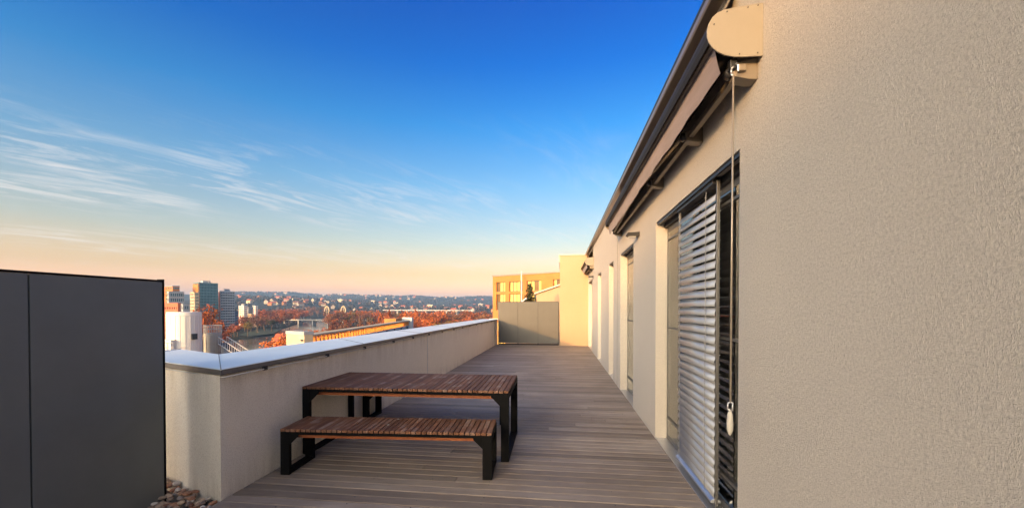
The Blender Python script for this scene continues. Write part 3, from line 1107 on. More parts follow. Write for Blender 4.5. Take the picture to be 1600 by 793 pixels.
L_or = leaf_mat("orange autumn leaves", (0.27, 0.062, 0.014), (0.56, 0.16, 0.028))
L_ru = leaf_mat("rust autumn leaves", (0.19, 0.052, 0.022), (0.40, 0.125, 0.045))
L_br = leaf_mat("brown bare twigs", (0.13, 0.060, 0.036), (0.24, 0.115, 0.065))
L_dk = leaf_mat("dark evergreen leaves", (0.016, 0.026, 0.014), (0.050, 0.062, 0.030))
L_ol = leaf_mat("olive autumn leaves", (0.09, 0.072, 0.022), (0.19, 0.12, 0.03))
TM = {}
for nm, kind, lm, nl in (('or', 'round', L_or, 620), ('ru', 'round', L_ru, 620), ('br', 'round', L_br, 460), ('dk', 'round', L_dk, 620), ('ol', 'round', L_ol, 560), ('po', 'poplar', L_or, 620), ('pr', 'poplar', L_ru, 520)):
    TM[nm] = [tree_meshes(kind, 31 * v + len(nm) + ord(nm[0]), lm, nl) for v in range(3)]


def tree(nm, pos, h, name, label, group=None, w=1.0):
    tm, cm = random.choice(TM[nm])
    t = thing(name, label, 'tree', pos, random.uniform(0, 6.28), group)
    t.scale = (h * w, h * w, h)
    link('trunk', tm, t)
    link('crown', cm, t)
    return t


def belt(x0, x1, ds, n, hs, kinds, name, place, group, w=(0.9, 1.3), yb=500):
    hs = (hs[0], hs[1] * 1.08)
    for k in range(n):
        x = x0 + (x1 - x0) * (k + random.uniform(-.35, 1.35)) / n
        D = random.uniform(*ds)
        q = at(x, yb, D)
        if river_d(Vector((q.x, q.y))) < 42:
            continue
        nm = random.choice(kinds)
        tree(nm, (q.x, q.y, land(q.x, q.y) - 0.2), random.uniform(*hs), name, LB[nm] + ' ' + place, group, random.uniform(*w))


LB = {'or': 'bright orange autumn tree', 'ru': 'rust red autumn tree', 'br': 'bare brown tree', 'dk': 'dark green tree', 'ol': 'olive brown tree',
      'po': 'narrow bright orange poplar', 'pr': 'narrow rust red poplar'}
belt(395, 460, (620, 900), 30, (15, 21), ['ru', 'ru', 'br', 'or'], 'autumn_tree', 'in the belt behind the river, right of the striped blocks', 'trees behind the river')
belt(460, 520, (620, 900), 30, (16, 22), ['ru', 'ru', 'br', 'or'], 'autumn_tree', 'in the belt behind the river, over the bridge', 'trees over the bridge')
belt(500, 600, (470, 760), 44, (15, 21), ['ru', 'br', 'or', 'ru', 'ol'], 'autumn_tree', 'around the bridge pylons, left of the poplar row', 'trees around the pylons')
belt(594, 655, (330, 380), 17, (17, 23), ['po', 'po', 'po', 'pr'], 'poplar', 'in the tall row beyond the end of the long hall', 'poplars in a row', (1.0, 1.4))
belt(600, 680, (420, 560), 18, (14, 19), ['or', 'ru', 'br', 'ol'], 'autumn_tree', 'behind the poplar row', 'trees behind the poplars')
belt(660, 775, (330, 480), 34, (15, 21), ['ru', 'or', 'ru', 'br'], 'autumn_tree', 'under the viaduct, above the far end of the parapet', 'trees under the viaduct', (1.0, 1.5))
belt(680, 780, (230, 300), 12, (12, 16), ['or', 'ru', 'ol', 'br'], 'autumn_tree', 'nearest over the far end of the parapet', 'trees nearest the far parapet', (1.0, 1.5))
belt(520, 605, (210, 330), 20, (11, 16), ['or', 'ru', 'br', 'or'], 'autumn_tree', 'just beyond the roof line of the long hall', 'trees beyond the long hall', (1.0, 1.4))
belt(362, 410, (385, 430), 12, (8, 13), ['ru', 'ol', 'br', 'ru'], 'autumn_tree', 'low on the far river bank below the striped blocks', 'trees on the far bank', (1.0, 1.4))
belt(378, 445, (470, 600), 17, (11, 17), ['dk', 'ol', 'br', 'ru', 'dk'], 'river_tree', 'in the park beside the lawn', 'trees in the park', (1.0, 1.4))
belt(346, 375, (300, 360), 9, (9, 15), ['ru', 'or', 'br'], 'autumn_tree', 'at the foot of the white tower by the water', 'trees at the foot of the white tower', (1.0, 1.3))
belt(420, 520, (900, 1250), 30, (15, 22), ['ru', 'br', 'br'], 'autumn_tree', 'in the furthest belt at the foot of the hills', 'trees at the foot of the hills')
for x, D, h, w, nm, lb in ((319, 235, 28, 0.5, 'or', 'tallest orange tree, rising over the silo in front of the glass tower'), (331, 240, 20, 0.6, 'or', 'orange tree behind the railing of the short silo'), (341, 250, 20, 0.55, 'or', 'slim orange tree against the red edge of the white tower'), (349, 262, 16, 0.8, 'ru', 'rust coloured bushy tree right of the orange trees by the short silo')):
    q = at(x, 500, D)
    tree(nm, (q.x, q.y, GZ), h, 'autumn_tree', lb, 'orange trees by the silos', w)
for (x, D, h, w), lb in zip(((431, 215, 17.0, 0.95), (441, 205, 14.5, 1.0), (436, 190, 12, 1.1), (453, 245, 17, 0.85), (484, 300, 15, 0.9), (504, 285, 17.5, 0.95), (513, 250, 14, 1.0)), ('large orange tree hanging over the river left of the yellow block', 'orange tree touching the left edge of the yellow block', 'low orange tree nearest to the parapet by the river', 'orange tree directly behind the yellow block', 'orange tree between the first two red roofs', 'tallest orange tree among the red roofs', 'orange tree beside the brown gable house')):
    q = at(x, 500, D)
    tree('or', (q.x, q.y, land(q.x, q.y)), h, 'autumn_tree', lb, 'orange trees on the near bank', w)
# near conifer on the neighbouring roof terrace
ct, cc = tree_meshes('conifer', 5, leaf_mat("spruce needles", (0.018, 0.030, 0.014), (0.055, 0.065, 0.028)), 0)
q = at(828, 475, 27.0)
t = thing('spruce_tree', 'dark green spruce behind the grey far screen, in front of the orange apartments', 'tree', (q.x, q.y, -0.3))
t.scale = (3.3, 3.3, 3.68)
link('trunk', ct, t)
link('crown', cc, t)

# ------------------------------------------------------------------ buildings
SUNWARD = R(-26)


def _meet(c, u, x):
    """distance along u from c to the bearing of photo column x"""
    d = at(x, 480, 1.0)
    den = u.x * d.y - u.y * d.x
    return (c.y * d.x - c.x * d.y) / den


def block(name, label, xl, xc, xr, ytop, D, body, floors, cols, win, rz=SUNWARD, slab=None, side=None, proud=0.25, roofbits=True, wall_frac=0.45, side_cols=4, pier=0.3, group=None):
    """box building with its near corner at bearing xc; the front runs left to xl, the side runs right and back to xr.
    windows sit in recesses between floor bands and piers, all real relief"""
    c = at(xc, 480, D)
    u = Vector((-math.cos(rz), -math.sin(rz), 0))
    v = Vector((-math.sin(rz), math.cos(rz), 0))
    w, depth = max(1.0, _meet(c, u, xl)), max(1.0, _meet(c, v, xr))
    h = at(xc, ytop, D).z - GZ
    t = thing(name, label, 'building', (c.x, c.y, GZ), rz, group)
    MB().box(-w + proud, proud, 0, -proud, depth - proud, h - 0.4).build('glazing', win, t)
    fh = h / floors
    bd = MB()
    for k in range(floors + 1):
        bd.box(-w, 0, max(0, k * fh - fh * wall_frac / 2), 0, depth, min(h, k * fh + fh * wall_frac / 2))
    f = bd.build('floor_band', slab or body, t)
    f['kind'] = 'stuff'
    pr = MB()
    cw = w / cols
    for k in range(cols + 1):
        pw = cw * pier
        x = min(max(-w + k * cw - pw / 2, -w + .02), -pw - .02)
        pr.box(x, 0.04, 0.01, x + pw, .6, h - .02)
    f = pr.build('pier', body, t)
    f['kind'] = 'stuff'
    sd = MB()
    cd = depth / side_cols
    for k in range(side_cols + 1):
        y = min(max(k * cd - cd * pier / 2, .03), depth - cd * pier - .03)
        sd.box(-.6, y, 0.02, -.02, y + cd * pier, h - .03)
    f = sd.build('side_pier', side or body, t)
    f['kind'] = 'stuff'
    MB().box(-w - .1, -.1, h, .1, depth + .1, h + 0.7).build('roof', side or body, t)
    if roofbits:
        MB().box(-w * .7, depth * .3, h + .7, -w * .3, depth * .7, h + 3.0).build('plant_room', M['c_grey'], t)
    return t, w, depth, h


# glass tower: sunlit left end painted in as ochre, glass face on the right
tow, w, dp, h = block('glass_tower', 'tall blue green glass office tower rising over the silos', 302, 311, 341, 442, 520, M['c_orange'], 17, 4, M['bglass'], slab=M['bglass2'], side=M['bglass2'], wall_frac=0.22, proud=0.3, side_cols=13, pier=.16)
MB().box(-w + .4, -.5, 0, -.4, -.01, h - 1).build('end_wall', M['c_orange'], tow)
m_ = MB()
m_.tube((-4, dp * .6, h), (-4, dp * .6, h + 8), 0.35, 0.1, 6).tube((-5.5, dp * .6, h + 5), (-2.5, dp * .6, h + 5), .15, .15, 5)
m_.build('mast', M['c_grey'], tow)
block('office_block', 'lower beige office block against the left side of the glass tower', 297, 304, 311, 457, 490, M['c_cream'], 13, 6, M['bglass'], wall_frac=0.4, roofbits=False)
wt_, w, dp, h = block('apartment_tower', 'white apartment tower with rows of balconies, right of the glass tower', 342, 344.5, 367, 455, 540, M['c_white'], 15, 2, M['c_dark'], wall_frac=0.55, side_cols=6, pier=.12)
MB().box(-w + .2, -.5, 0, -.2, -.01, h - .5).build('end_wall', M['c_red'], wt_)
m_ = MB()
for k in range(1, 15):
    m_.box(.01, 1, k * h / 15 - .1, 1.3, dp - 1, k * h / 15 + 1.0)
f = m_.build('balcony', M['c_white'], wt_)
f['kind'] = 'stuff'
block('office_block', 'pale grey stepped office block at the left behind the white silo', 261, 264, 288, 456, 430, M['c_grey'], 9, 3, M['bglass'], wall_frac=0.45, side_cols=8, roofbits=False)
block('office_block', 'tall orange lit office block furthest left beside the screen', 250, 270, 281, 447, 520, M['c_orange'], 13, 5, M['bglass'], side=M['c_blue'], wall_frac=0.6, roofbits=False)  # ochre front and blue side carry the sunlit and shaded tones
block('brick_building', 'low red brick building behind the top of the white silo', 250, 278, 282, 475, 260, M['c_red'], 7, 8, M['c_dark'], wall_frac=0.7, roofbits=False, pier=.5)
block('office_block', 'small grey block between the red brick building and the beige office', 283, 286, 297, 476, 380, M['c_grey'], 7, 2, M['bglass'], wall_frac=0.4, roofbits=False)
block('office_block', 'blue grey block standing just right of the white apartment tower', 364, 366, 373, 487, 560, M['c_blue'], 7, 2, M['bglass'], wall_frac=0.4, roofbits=False)
block('apartment_block', 'red and white striped apartment block near the river, the wider one', 373, 381, 387, 478, 640, M['c_white'], 10, 4, M['c_red'], wall_frac=0.4)
block('apartment_block', 'dark grey apartment block between the striped block and the slim white one', 386, 388, 396, 480, 680, M['c_grey'], 9, 2, M['c_dark'], wall_frac=0.3, roofbits=False)
block('apartment_block', 'slim white apartment block at the right end of the riverside group', 395, 399, 403, 478, 640, M['c_white'], 9, 2, M['c_red'], wall_frac=0.5, roofbits=False)
block('apartment_block', 'short yellow lit block in front of the striped riverside blocks', 387, 393, 397, 491, 600, M['c_cream'], 6, 2, M['c_dark'], wall_frac=0.6, roofbits=False)

# silos
def silo(name, label, x0, x1, ytop, D, ribs, mat, rail):
    a, b = at(x0, 480, D), at(x1, 480, D)
    mid, r = (a + b) / 2, (b - a).length / 2
    dirv = Vector((mid.x, mid.y, 0)).normalized()
    mid = mid + dirv * r
    top = at((x0 + x1) / 2, ytop, D).z
    h = top - GZ
    t = thing(name, label, 'silo', (mid.x, mid.y, GZ))
    MB().lathe([(r, 0), (r, h - .25), (r * .98, h - .02), (r * .2, h + .02)], 48).build('shell', mat, t, smooth=False)
    for z in (h * 0.38, h * 0.62, h - 0.45, h - 4.2):
        MB().lathe([(r + .005, z), (r + .035, z + .02), (r + .035, z + .08), (r + .005, z + .1)], 48).build('hoop', mat, t)
    for k in range(ribs):
        an = 2 * math.pi * k / ribs
        MB().box(-.025, r - .005, 0, .025, r + .03, h - .3, mat=Matrix.Rotation(an, 4, 'Z')).build('rib', mat, t)
    if rail:
        m = MB()
        for k in range(26):
            an = 2 * math.pi * k / 26
            c_, s_ = r * .97 * math.cos(an), r * .97 * math.sin(an)
            m.tube((c_, s_, h - .1), (c_, s_, h + 1.0), .035, n=5)
            an2 = 2 * math.pi * (k + 1) / 26
            for z in (h + .5, h + 1.0):
                m.tube((c_, s_, z), (r * .97 * math.cos(an2), r * .97 * math.sin(an2), z), .035, n=5)
        m.build('railing', M['c_grey'], t)
    return t, r, h, dirv


s1, r1, h1, dv = silo('silo', 'large white silo with vertical seams beside the screen', 258, 316, 487, 62, 22, M['c_silo'], False)
# small vent box on the face and a platform on the left
hat = (-dv)
rtv = Vector((dv.y, -dv.x, 0))
pv = hat * (r1 * .88) + rtv * (r1 * .52)
mt = Matrix.Translation((pv.x, pv.y, h1 - 3.0)) @ Matrix.Rotation(math.atan2(-pv.x, pv.y), 4, 'Z')
MB().box(-.3, -.15, -.35, .3, .18, .35, mat=mt).build('hatch', M['c_dark'], s1)
pv = hat * (r1 * .72) - rtv * (r1 * .75)
pt = MB().box(pv.x - 1.6, pv.y - .6, h1 - 4.9, pv.x + 1.0, pv.y + 1, h1 - 4.7)
pt.build('platform', M['c_grey'], s1)
m = MB()
for dx in (-1.6, -.7, .2, 1.0):
    m.tube((pv.x + dx, pv.y - .6, h1 - 4.7), (pv.x + dx, pv.y - .6, h1 - 3.6), .035, n=5)
for dz in (3.6, 4.15):
    m.tube((pv.x - 1.6, pv.y - .6, h1 - dz), (pv.x + 1.0, pv.y - .6, h1 - dz), .035, n=5)
m.build('railing', M['c_grey'], s1)
m = MB().box(pv.x - 1.5, pv.y - .5, h1 - 4.699, pv.x + .6, pv.y + .6, h1 - 3.3)
m.build('cabinet', M['c_white'], s1)
s2, r2, h2, _ = silo('silo', 'shorter grey silo with a railing around its top', 317, 347, 520, 66, 12, M['concrete'], True)
# conveyor stair leading down from the short silo
q0, q1 = at(348, 536, 66), at(384, 560, 61)
st = thing('conveyor', 'sloping steel conveyor gallery running down from the short silo', 'conveyor', (q0.x, q0.y, q0.z))
dq = q1 - q0
m = MB()
sidev = Vector((dq.y, -dq.x, 0)).normalized() * 0.5
for sgn in (-1, 1):
    for dz in (0, .9):
        m.tube(sidev * sgn + Vector((0, 0, dz)), dq + sidev * sgn + Vector((0, 0, dz)), .07, n=6)
    for k in range(11):
        t0 = k / 10
        m.tube(dq * t0 + sidev * sgn, dq * t0 + sidev * sgn + Vector((0, 0, .9)), .05, n=5)
m.build('truss', M['c_grey'], st)
m = MB()
m.add([sidev + Vector((0, 0, .05)), -sidev + Vector((0, 0, .05)), dq - sidev + Vector((0, 0, .05)), dq + sidev + Vector((0, 0, .05))], [(0, 1, 2, 3)])
m.add([sidev + Vector((0, 0, -.05)), -sidev + Vector((0, 0, -.05)), dq - sidev + Vector((0, 0, -.05)), dq + sidev + Vector((0, 0, -.05))], [(3, 2, 1, 0)])
m.build('walkway', M['dark'], st)
m = MB()
for k in (0, 5, 10):
    e = dq * (k / 10)
    m.tube((e.x, e.y, e.z), (e.x, e.y, GZ - q0.z), .18, n=6)
m.build('leg', M['c_grey'], st)

# yellow block and the long hall with the orange toned colonnade, below the parapet
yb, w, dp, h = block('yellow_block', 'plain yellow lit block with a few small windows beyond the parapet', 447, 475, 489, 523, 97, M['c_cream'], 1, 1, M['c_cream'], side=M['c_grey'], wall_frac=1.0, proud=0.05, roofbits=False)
for u_, v_ in ((.12, 1.0), (.05, 1.0), (.05, 2.0), (.12, 2.9), (.04, 2.9)):
    MB().box(-w * u_ - .5, -.06, h - v_ - .4, -w * u_ + .1, .05, h - v_).build('window', M['c_dark'], yb)
P0, P1 = at(486, 524, 104), at(641, 500.5, 205)
dl = Vector((P1.x - P0.x, P1.y - P0.y, 0))
Ln = dl.length
ztop = P0.z
hall = thing('long_hall', 'long low hall with a row of windows painted to look orange lit under a flat roof', 'building', (P0.x, P0.y, GZ), math.atan2(dl.y, dl.x))
hh = ztop - GZ
MB().box(0, 0.5, 0, Ln, 3.2, hh - 2.3).build('wall', M['c_grey'], hall)
MB().box(0, 2.95, hh - 2.299, Ln, 3.2, hh - 1.7).build('back_parapet', M['hall'], hall)
for k in range(12):
    MB().box(Ln * (k + .5) / 12 - .15, 2.8, hh - 2.299, Ln * (k + .5) / 12 + .15, 2.949, hh - .2).build('rear_column', M['hall'], hall)
MB().box(-.3, 0.2, hh - .2, Ln + .3, 3.4, hh + .15).build('roof', M['c_cream'], hall)
me = MB().box(-.16, 0.52, hh - 2.3, .16, 1.12, hh - .2).mesh('column', M['hall'])
for k in range(46):
    link('column', me, hall, loc=(Ln * (k + .5) / 46, 0, 0))
me = MB().box(-.05, -.02, 0, .05, .52, hh - 2.4).mesh('joint', M['dark'])
for k in range(9):
    link('joint', me, hall, loc=(Ln * (k + .5) / 9, 0, 0))
MB().box(Ln - .2, -0.8, 0, Ln + 3.5, 4, hh + 1.6).build('stair_tower', M['c_white'], hall)
MB().box(Ln - 14, 3.6, 0, Ln - 2, 9, hh + 1.4).build('roof_house', M['c_orange'], hall)

# red roofed houses on the near bank
def house_mesh(w, d, h, rh, wall, roof, name='house', win=True):
    mb = MB()
    mb.box(-w / 2, -d / 2, 0, w / 2, d / 2, h, 0)
    mb.add([(-w / 2, -d / 2, h), (w / 2, -d / 2, h), (w / 2, d / 2, h), (-w / 2, d / 2, h), (-w / 2, 0, h + rh), (w / 2, 0, h + rh)],
           [(0, 4, 3), (1, 2, 5)], 0)
    o = .5
    mb.add([(-w / 2 - o, -d / 2 - o, h - .2), (w / 2 + o, -d / 2 - o, h - .2), (w / 2 + o, 0, h + rh + .15), (-w / 2 - o, 0, h + rh + .15), (w / 2 + o, d / 2 + o, h - .2), (-w / 2 - o, d / 2 + o, h - .2)],
           [(0, 1, 2, 3), (3, 2, 4, 5)], 1)
    if win:
        for k in range(3):
            x = -w / 2 + w * (k + .5) / 3
            for s in (-1, 1):
                mb.box(x - .5, s * d / 2 - .03, h * .45, x + .5, s * d / 2 + .03, h * .45 + 1.3, 2)
    return mb.mesh(name, [wall, roof, M['c_dark']])


def near_house(x, y, D, w, d, h, rh, rz, wall, roof, label):
    q = at(x, y, D)
    t = thing('house', label, 'house', (q.x, q.y, land(q.x, q.y)), R(rz))
    MB().box(-w / 2, -d / 2, 0, w / 2, d / 2, h).add([(-w / 2, -d / 2, h), (w / 2, -d / 2, h), (w / 2, d / 2, h), (-w / 2, d / 2, h), (-w / 2, 0, h + rh), (w / 2, 0, h + rh)], [(0, 4, 3), (1, 2, 5)]).build('wall', wall, t)
    o = .5
    for s in (-1, 1):
        vs = [(-w / 2 - o, s * (d / 2 + o), h - .4), (w / 2 + o, s * (d / 2 + o), h - .4), (w / 2 + o, 0, h + rh + .1), (-w / 2 - o, 0, h + rh + .1)]
        vs += [(a, b, c + .22) for a, b, c in vs]
        MB().add(vs, [(0, 1, 2, 3), (7, 6, 5, 4), (0, 4, 5, 1), (1, 5, 6, 2), (2, 6, 7, 3), (3, 7, 4, 0)]).build('roof', roof, t)
    me = MB().box(-.5, -.04, 0, .5, .04, 1.3).mesh('window', M['c_dark'])
    for k in range(3):
        for s in (-1, 1):
            link('window', me, t, loc=(-w / 2 + w * (k + .5) / 3, s * d / 2, h * .45))
    MB().box(-w * .2 - .4, -d * .2 - .4, h, -w * .2 + .4, -d * .2 + .4, h + rh + 1.0).build('chimney', M['c_red'], t)
    return t


near_house(470, 505, 262, 22, 13, 7, 6, 20, M['c_white'], M['tile'], 'large red roofed house with pale walls beside the river, furthest left of the roofs')
near_house(492, 507, 235, 20, 12, 6, 6, -25, M['c_white'], M['tile'], 'red roofed house between two orange trees behind the long hall')
near_house(519, 506, 195, 16, 11, 5.5, 5, 55, M['c_white'], M['tile2'], 'house with a brown gable facing the terrace, just over the long hall')
near_house(540, 503, 250, 15, 11, 6, 5, -10, M['c_cream'], M['tile'], 'red roofed house behind the middle of the long hall')
near_house(563, 503, 235, 12, 10, 7, 5, 40, M['c_grey'], M['tile2'], 'small grey house in the trees beyond the long hall')
near_house(452, 508, 330, 18, 11, 6, 5, 10, M['c_white'], M['tile'], 'red roofed house furthest away by the water')

# bridges
def bridge(name, label, x0, x1, y, D0, D1, th, piers, mat):
    a, b = at(x0, y, D0), at(x1, y, D1)
    b.z = a.z
    d = b - a
    t = thing(name, label, 'bridge', (a.x, a.y, a.z), math.atan2(d.y, d.x))
    L = math.hypot(d.x, d.y)
    MB().box(0, -5, -th, L, 5, 0).build('deck', mat, t)
    for s in (-5, 4.8):
        MB().box(0, s, 0.002, L, s + .2, 1.1).build('parapet', mat, t)
    me = MB().box(-1.2, -3.5, GZ - 6 - a.z, 1.2, 3.5, -th).mesh('pier', M['concrete'])
    for k in range(piers):
        link('pier', me, t, loc=(L * (k + .5) / piers, 0, 0))
    return t, L


br, L = bridge('road_bridge', 'low pale bridge with arched white pylons crossing the river', 436, 575, 499, 760, 640, 0.9, 6, M['concrete'])
for k, px_ in ((0, .56), (1, .74)):
    m = MB()
    x = L * px_
    for s in (-3.2, 3.2):
        m.tube((x + s, 0, -2), (x + s, 0, 14), .5, n=6)
    pts = [(x + 4.4 * math.cos(a_), 0, 14 + 8 * math.sin(a_)) for a_ in [math.pi * j / 8 for j in range(9)]]
    m.path(pts, .9, 6)
    m.tube((x, 0, -2), (x, 0, 22), .45, n=6)
    for s in (-1, 1):
        m.tube((x, 0, -5), (x + s * 14, 0, 0), .5, n=6)
    m.build('pylon', M['c_cream'], br)
bridge('viaduct', 'long thin viaduct on piers beyond the right hand trees', 600, 740, 484, 1150, 1000, 1.6, 9, M['c_grey'])

# ------------------------------------------------------------------ hillside houses, each one an object
HM = []
M['f_white'] = mcol('darkened pale facade', (0.33, 0.28, 0.23))  # pale facade darkened to offset strong sun on the distant houses
pal = [(M['f_white'], M['tile']), (M['c_cream'], M['tile']), (M['f_white'], M['tile2']), (M['c_orange'], M['tile']), (M['c_cream'], M['tile2']), (M['f_white'], M['c_grey'])]
for k, (wl, rf) in enumerate(pal):
    HM.append(house_mesh(13 + 2 * (k % 3), 11, 7 + 1.5 * (k % 2), 5, wl, rf, win=False))
FM = [MB().box(-13, -6, 0, 13, 6, 13, 0).box(-13.3, -6.3, 13, 13.3, 6.3, 13.7, 1).box(-5, -3, 13.7, 2, 3, 16, 1).mesh('apartment_block', [wl, rf]) for wl, rf in ((M['f_white'], M['c_grey']), (M['c_orange'], M['c_red']), (M['c_cream'], M['c_grey']))]
HL = ['small white house with a red roof on the far hillside', 'small cream house with a red roof on the far hillside', 'small white house with a brown roof on the far hillside',
      'small ochre house with a red roof on the far hillside', 'small cream house with a brown roof on the far hillside', 'small white house with a grey roof on the far hillside']
rnd = random.Random(12)


def hill_house(x, D, k, s=1.0, place='far hillside'):
    q = at(x, 470, D)
    o = link('house', HM[k])
    o.location = (q.x, q.y, land(q.x, q.y) - 1.0)
    o.rotation_euler = (0, 0, rnd.uniform(0, 3.14))
    o.scale = (s, s, s)
    tag(o, HL[k].replace('on the far hillside', place), 'house', 'houses ' + place)


for k in range(62):
    hill_house(rnd.uniform(368, 775), rnd.uniform(3300, 3750), rnd.choice((0, 1, 2, 3, 5)), rnd.uniform(.7, 1.25), 'on the skyline of the far ridge')
for k in range(32):
    hill_house(rnd.uniform(372, 520), rnd.uniform(1450, 2100), rnd.choice((0, 1, 3, 4)), rnd.uniform(.8, 1.3), 'above the striped blocks')
for k in range(42):
    hill_house(rnd.uniform(455, 775), rnd.uniform(1350, 1900), rnd.choice((0, 1, 2, 3, 4)), rnd.uniform(.8, 1.25), 'behind the tree belt')
for k in range(30):
    hill_house(rnd.uniform(480, 775), rnd.uniform(2100, 3100), rnd.choice((0, 1, 3)), rnd.uniform(.8, 1.2), 'halfway up the far slope')
for k in range(26):
    x = rnd.choice((rnd.uniform(480, 600), rnd.uniform(440, 775), rnd.uniform(370, 775)))
    D = rnd.choice((rnd.uniform(1700, 2300), rnd.uniform(3450, 3700)))
    q = at(x, 470, D)
    j = rnd.randrange(3)
    o = link('apartment_block', FM[j])
    o.location = (q.x, q.y, land(q.x, q.y) - 1)
    o.rotation_euler = (0, 0, rnd.uniform(-.6, .6))
    tag(o, ('distant white apartment block with a grey roof among the hillside houses', 'distant orange apartment block with a red roof among the hillside houses', 'distant cream apartment block with a grey roof among the hillside houses')[j], 'building', 'apartment blocks on the far hillside')
# distant wooded slopes: one mass of dark crowns
fw_ = MB()
rw = random.Random(4)
for k in range(5200):
    x, D = rw.uniform(355, 790), rw.choice((rw.uniform(1200, 2300), rw.uniform(2200, 3750), rw.uniform(3400, 3760)))
    q = at(x, 470, D)
    z = land(q.x, q.y)
    if noise.noise(Vector((q.x / 160, q.y / 160, 9))) < -0.12:
        continue
    s = rw.uniform(5, 10)
    c = Vector((q.x, q.y, z + s * .6))
    j = [rw.uniform(.6, 1.2) for _ in range(7)]
    vs = [c + Vector((0, 0, s * j[0]))] + [c + Vector((s * j[1 + i] * math.cos(i * 1.257), s * j[1 + i] * math.sin(i * 1.257), s * .25 * (j[i] - .7))) for i in range(5)] + [c + Vector((0, 0, -s * .7))]
    fw_.add(vs, [(0, 1 + i, 1 + (i + 1) % 5) for i in range(5)] + [(6, 1 + (i + 1) % 5, 1 + i) for i in range(5)])
o = fw_.build('far_wood', leaf_mat("distant wood", (0.018, 0.024, 0.014), (0.075, 0.050, 0.026)))
o['kind'] = 'stuff'

# ------------------------------------------------------------------ orange apartment building beyond the far screen
P0, P1 = at(770, 480, 92), at(905, 480, 79)
dl = Vector((P1.x - P0.x, P1.y - P0.y, 0))
Ln = dl.length
apt = thing('apartment_building', 'orange lit apartment building with large windows beyond the far grey screen', 'building', (P0.x, P0.y, GZ), math.atan2(dl.y, dl.x))
H_ = at(770, 432, 92).z - GZ
wins = []
fhs = [(H_ - 3.55, H_ - 1.35), (H_ - 7.7, H_ - 4.05), (H_ - 12.6, H_ - 10.4), (H_ - 16, H_ - 13.6), (H_ - 19.4, H_ - 17)]
us = [(0.045, 0.165), (0.215, 0.385), (0.43, 0.60), (0.73, 0.83)]
wl = MB()
zc = 0.0
rows = sorted(fhs)
WD = 0.55
for z0, z1 in rows:
    wl.box(0, 0, zc, Ln, WD, z0)
    xs_ = [0.0] + [u * Ln for pr in us for u in pr] + [Ln]
    for k in range(0, len(xs_), 2):
        wl.box(xs_[k], 0, z0, xs_[k + 1], WD, z1)
    zc = z1
wl.box(0, 0, zc, Ln, WD, H_)
wl.box(0, WD, 0, .4, 14, H_)
wl.box(Ln - .4, WD, 0, Ln, 14, H_)
wl.box(.4, 13.6, 0, Ln - .4, 14, H_)
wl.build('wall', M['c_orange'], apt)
MB().box(-.15, -.15, H_ + .002, Ln + .15, 14.15, H_ + .3).build('roof', M['flash'], apt)
MB().box(.4, 2.2, 0, Ln - .4, 2.4, H_ - .1).build('interior', M['c_cream'], apt)
for z0, z1 in rows:
    for j, (u0, u1) in enumerate(us):
        x0, x1 = u0 * Ln, u1 * Ln
        nm = 4 if j in (1, 2) else 3
        fr = MB()
        fr.box(x0, WD - .18, z0, x1, WD - .05, z0 + .12).box(x0, WD - .18, z1 - .12, x1, WD - .05, z1)
        for k in range(nm + 1):
            xx = x0 + (x1 - x0) * k / nm
            xx = min(max(xx - .06, x0), x1 - .12)
            fr.box(xx, WD - .18, z0 + .12, xx + .12, WD - .05, z1 - .12)
        f = fr.build('window', M['frame'], apt)
        MB().box(x0 + .02, WD - .10, z0 + .1, x1 - .02, WD - .08, z1 - .1).build('pane', M['wglass'] if (j + int(z0)) % 3 == 0 else M['bronze'] if True else M['wglass'], f)
        for k in range(nm):
            if (k * 7 + j * 3 + int(z0)) % 4 == 1:
                continue
            xa = x0 + (x1 - x0) * (k + .12) / nm
            xb = x0 + (x1 - x0) * (k + .88) / nm
            MB().box(xa, WD - .16, z0 + .13, xb, WD - .12, z1 - .13).build('blind', M['gold'], f)
MB().tube((Ln * .42, -1.5, H_ - 6), (Ln * .42, -1.5, H_ + .6), .12, n=8).build('flue', M['c_white'], apt)
MB().box(-.02, -1.2, H_ - 9.9, Ln * .2, -.01, H_ - 9.6).build('balcony', M['c_white'], apt)

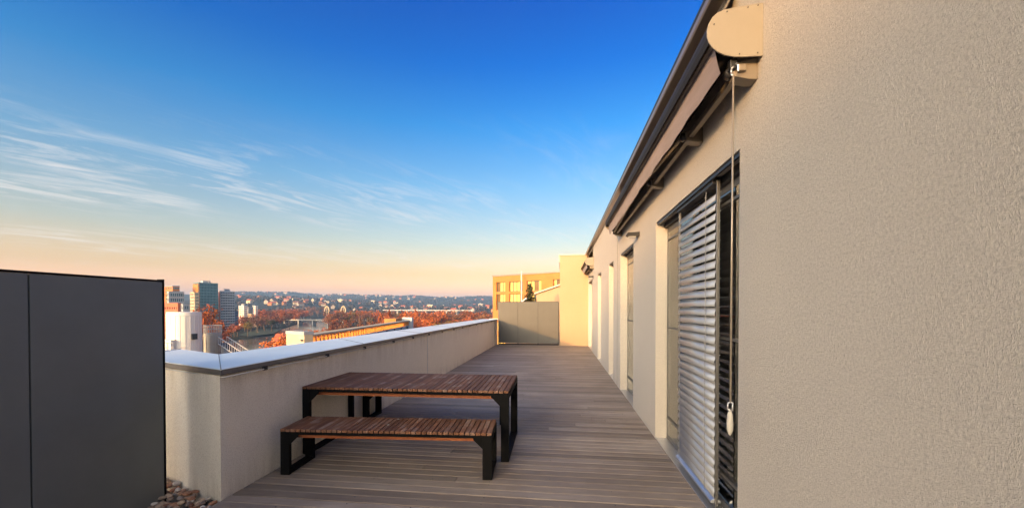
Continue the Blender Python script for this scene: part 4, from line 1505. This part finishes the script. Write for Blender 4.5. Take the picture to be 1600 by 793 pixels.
# low pale roof house with a sloping roof, left of the end wall
q0, q1 = at(838, 480, 31), at(890, 480, 31)
rh = thing('roof_house', 'pale rooftop house with a sloping roof behind the grey far screen', 'house', (q0.x, q0.y, -0.3))
wd = q1.x - q0.x
zl, zr = at(838, 459, 31).z + .3, at(890, 441, 31).z + .3
MB().prism([(0, 0), (wd, 0), (wd, zr), (0, zl)], 0, 6, axis='y').build('wall', M['wall2'], rh)
MB().prism([(-.15, zl - .03), (wd, zr + .02), (wd, zr + .14), (-.15, zl + .09)], -.2, 6.2, axis='y').build('roof', M['flash'], rh)
MB().box(wd * .22, -.25, 1.50, wd, -.002, 1.66).build('canopy', M['wall2'], rh)
MB().box(wd * .30, -.03, .3, wd * .62, -.003, 1.46).build('window', M['wglass'], rh)
# tilted solar panel
q = at(816, 470, 24)
sp = thing('solar_panel', 'small tilted solar panel on the roof left of the spruce', 'solar panel', (q.x, q.y, -0.3))
mt = Matrix.Translation((0, 0, 2.25)) @ Matrix.Rotation(R(-38), 4, 'Y')
MB().box(-.36, -.5, -.02, .36, .5, .02, mat=mt).build('panel', M['alu'], sp)
MB().tube((-.2, 0, 0), (-.2, 0, 2.1), .03, n=6).tube((.2, 0, 0), (.2, 0, 2.35), .03, n=6).build('stand', M['dark'], sp)

# unseen block placed behind the viewer so that its roof line shades the terrace
nbk = thing('shading_block', 'large plain unseen block placed behind the terrace to shade it', 'building', (-4.6, -46, GZ))
hb = 8.6 - GZ
MB().box(-19.5, -12, 0, 25, 6, hb).build('wall', M['c_cream'], nbk)
me = MB().box(-.8, 5.95, 0, .8, 6.06, 1.7).mesh('window', M['wglass'])
for zf in range(10):
    for k in range(13):
        link('window', me, nbk, loc=(-17 + 3.3 * k, 0, 1.2 + 3.2 * zf))
MB().box(-19.7, -12.2, hb, 25.2, 6.2, hb + .3).build('roof', M['roof'], nbk)

# ------------------------------------------------------------------ evening air
hz, n, p = new_mat("evening haze")
hz.node_tree.nodes.remove(p)
pv = n.n('ShaderNodeVolumePrincipled')
pv.inputs['Color'].default_value = (0.32, 0.58, 1.0, 1)
pv.inputs['Density'].default_value = 0.00016
pv.inputs['Anisotropy'].default_value = 0.0
hz.node_tree.links.new(pv.outputs[0], hz.node_tree.nodes['Material Output'].inputs['Volume'])
hb_ = MB().box(-8600, -8600, -60, 8600, 8600, 170)
o = hb_.build('haze', hz)
o['kind'] = 'stuff'
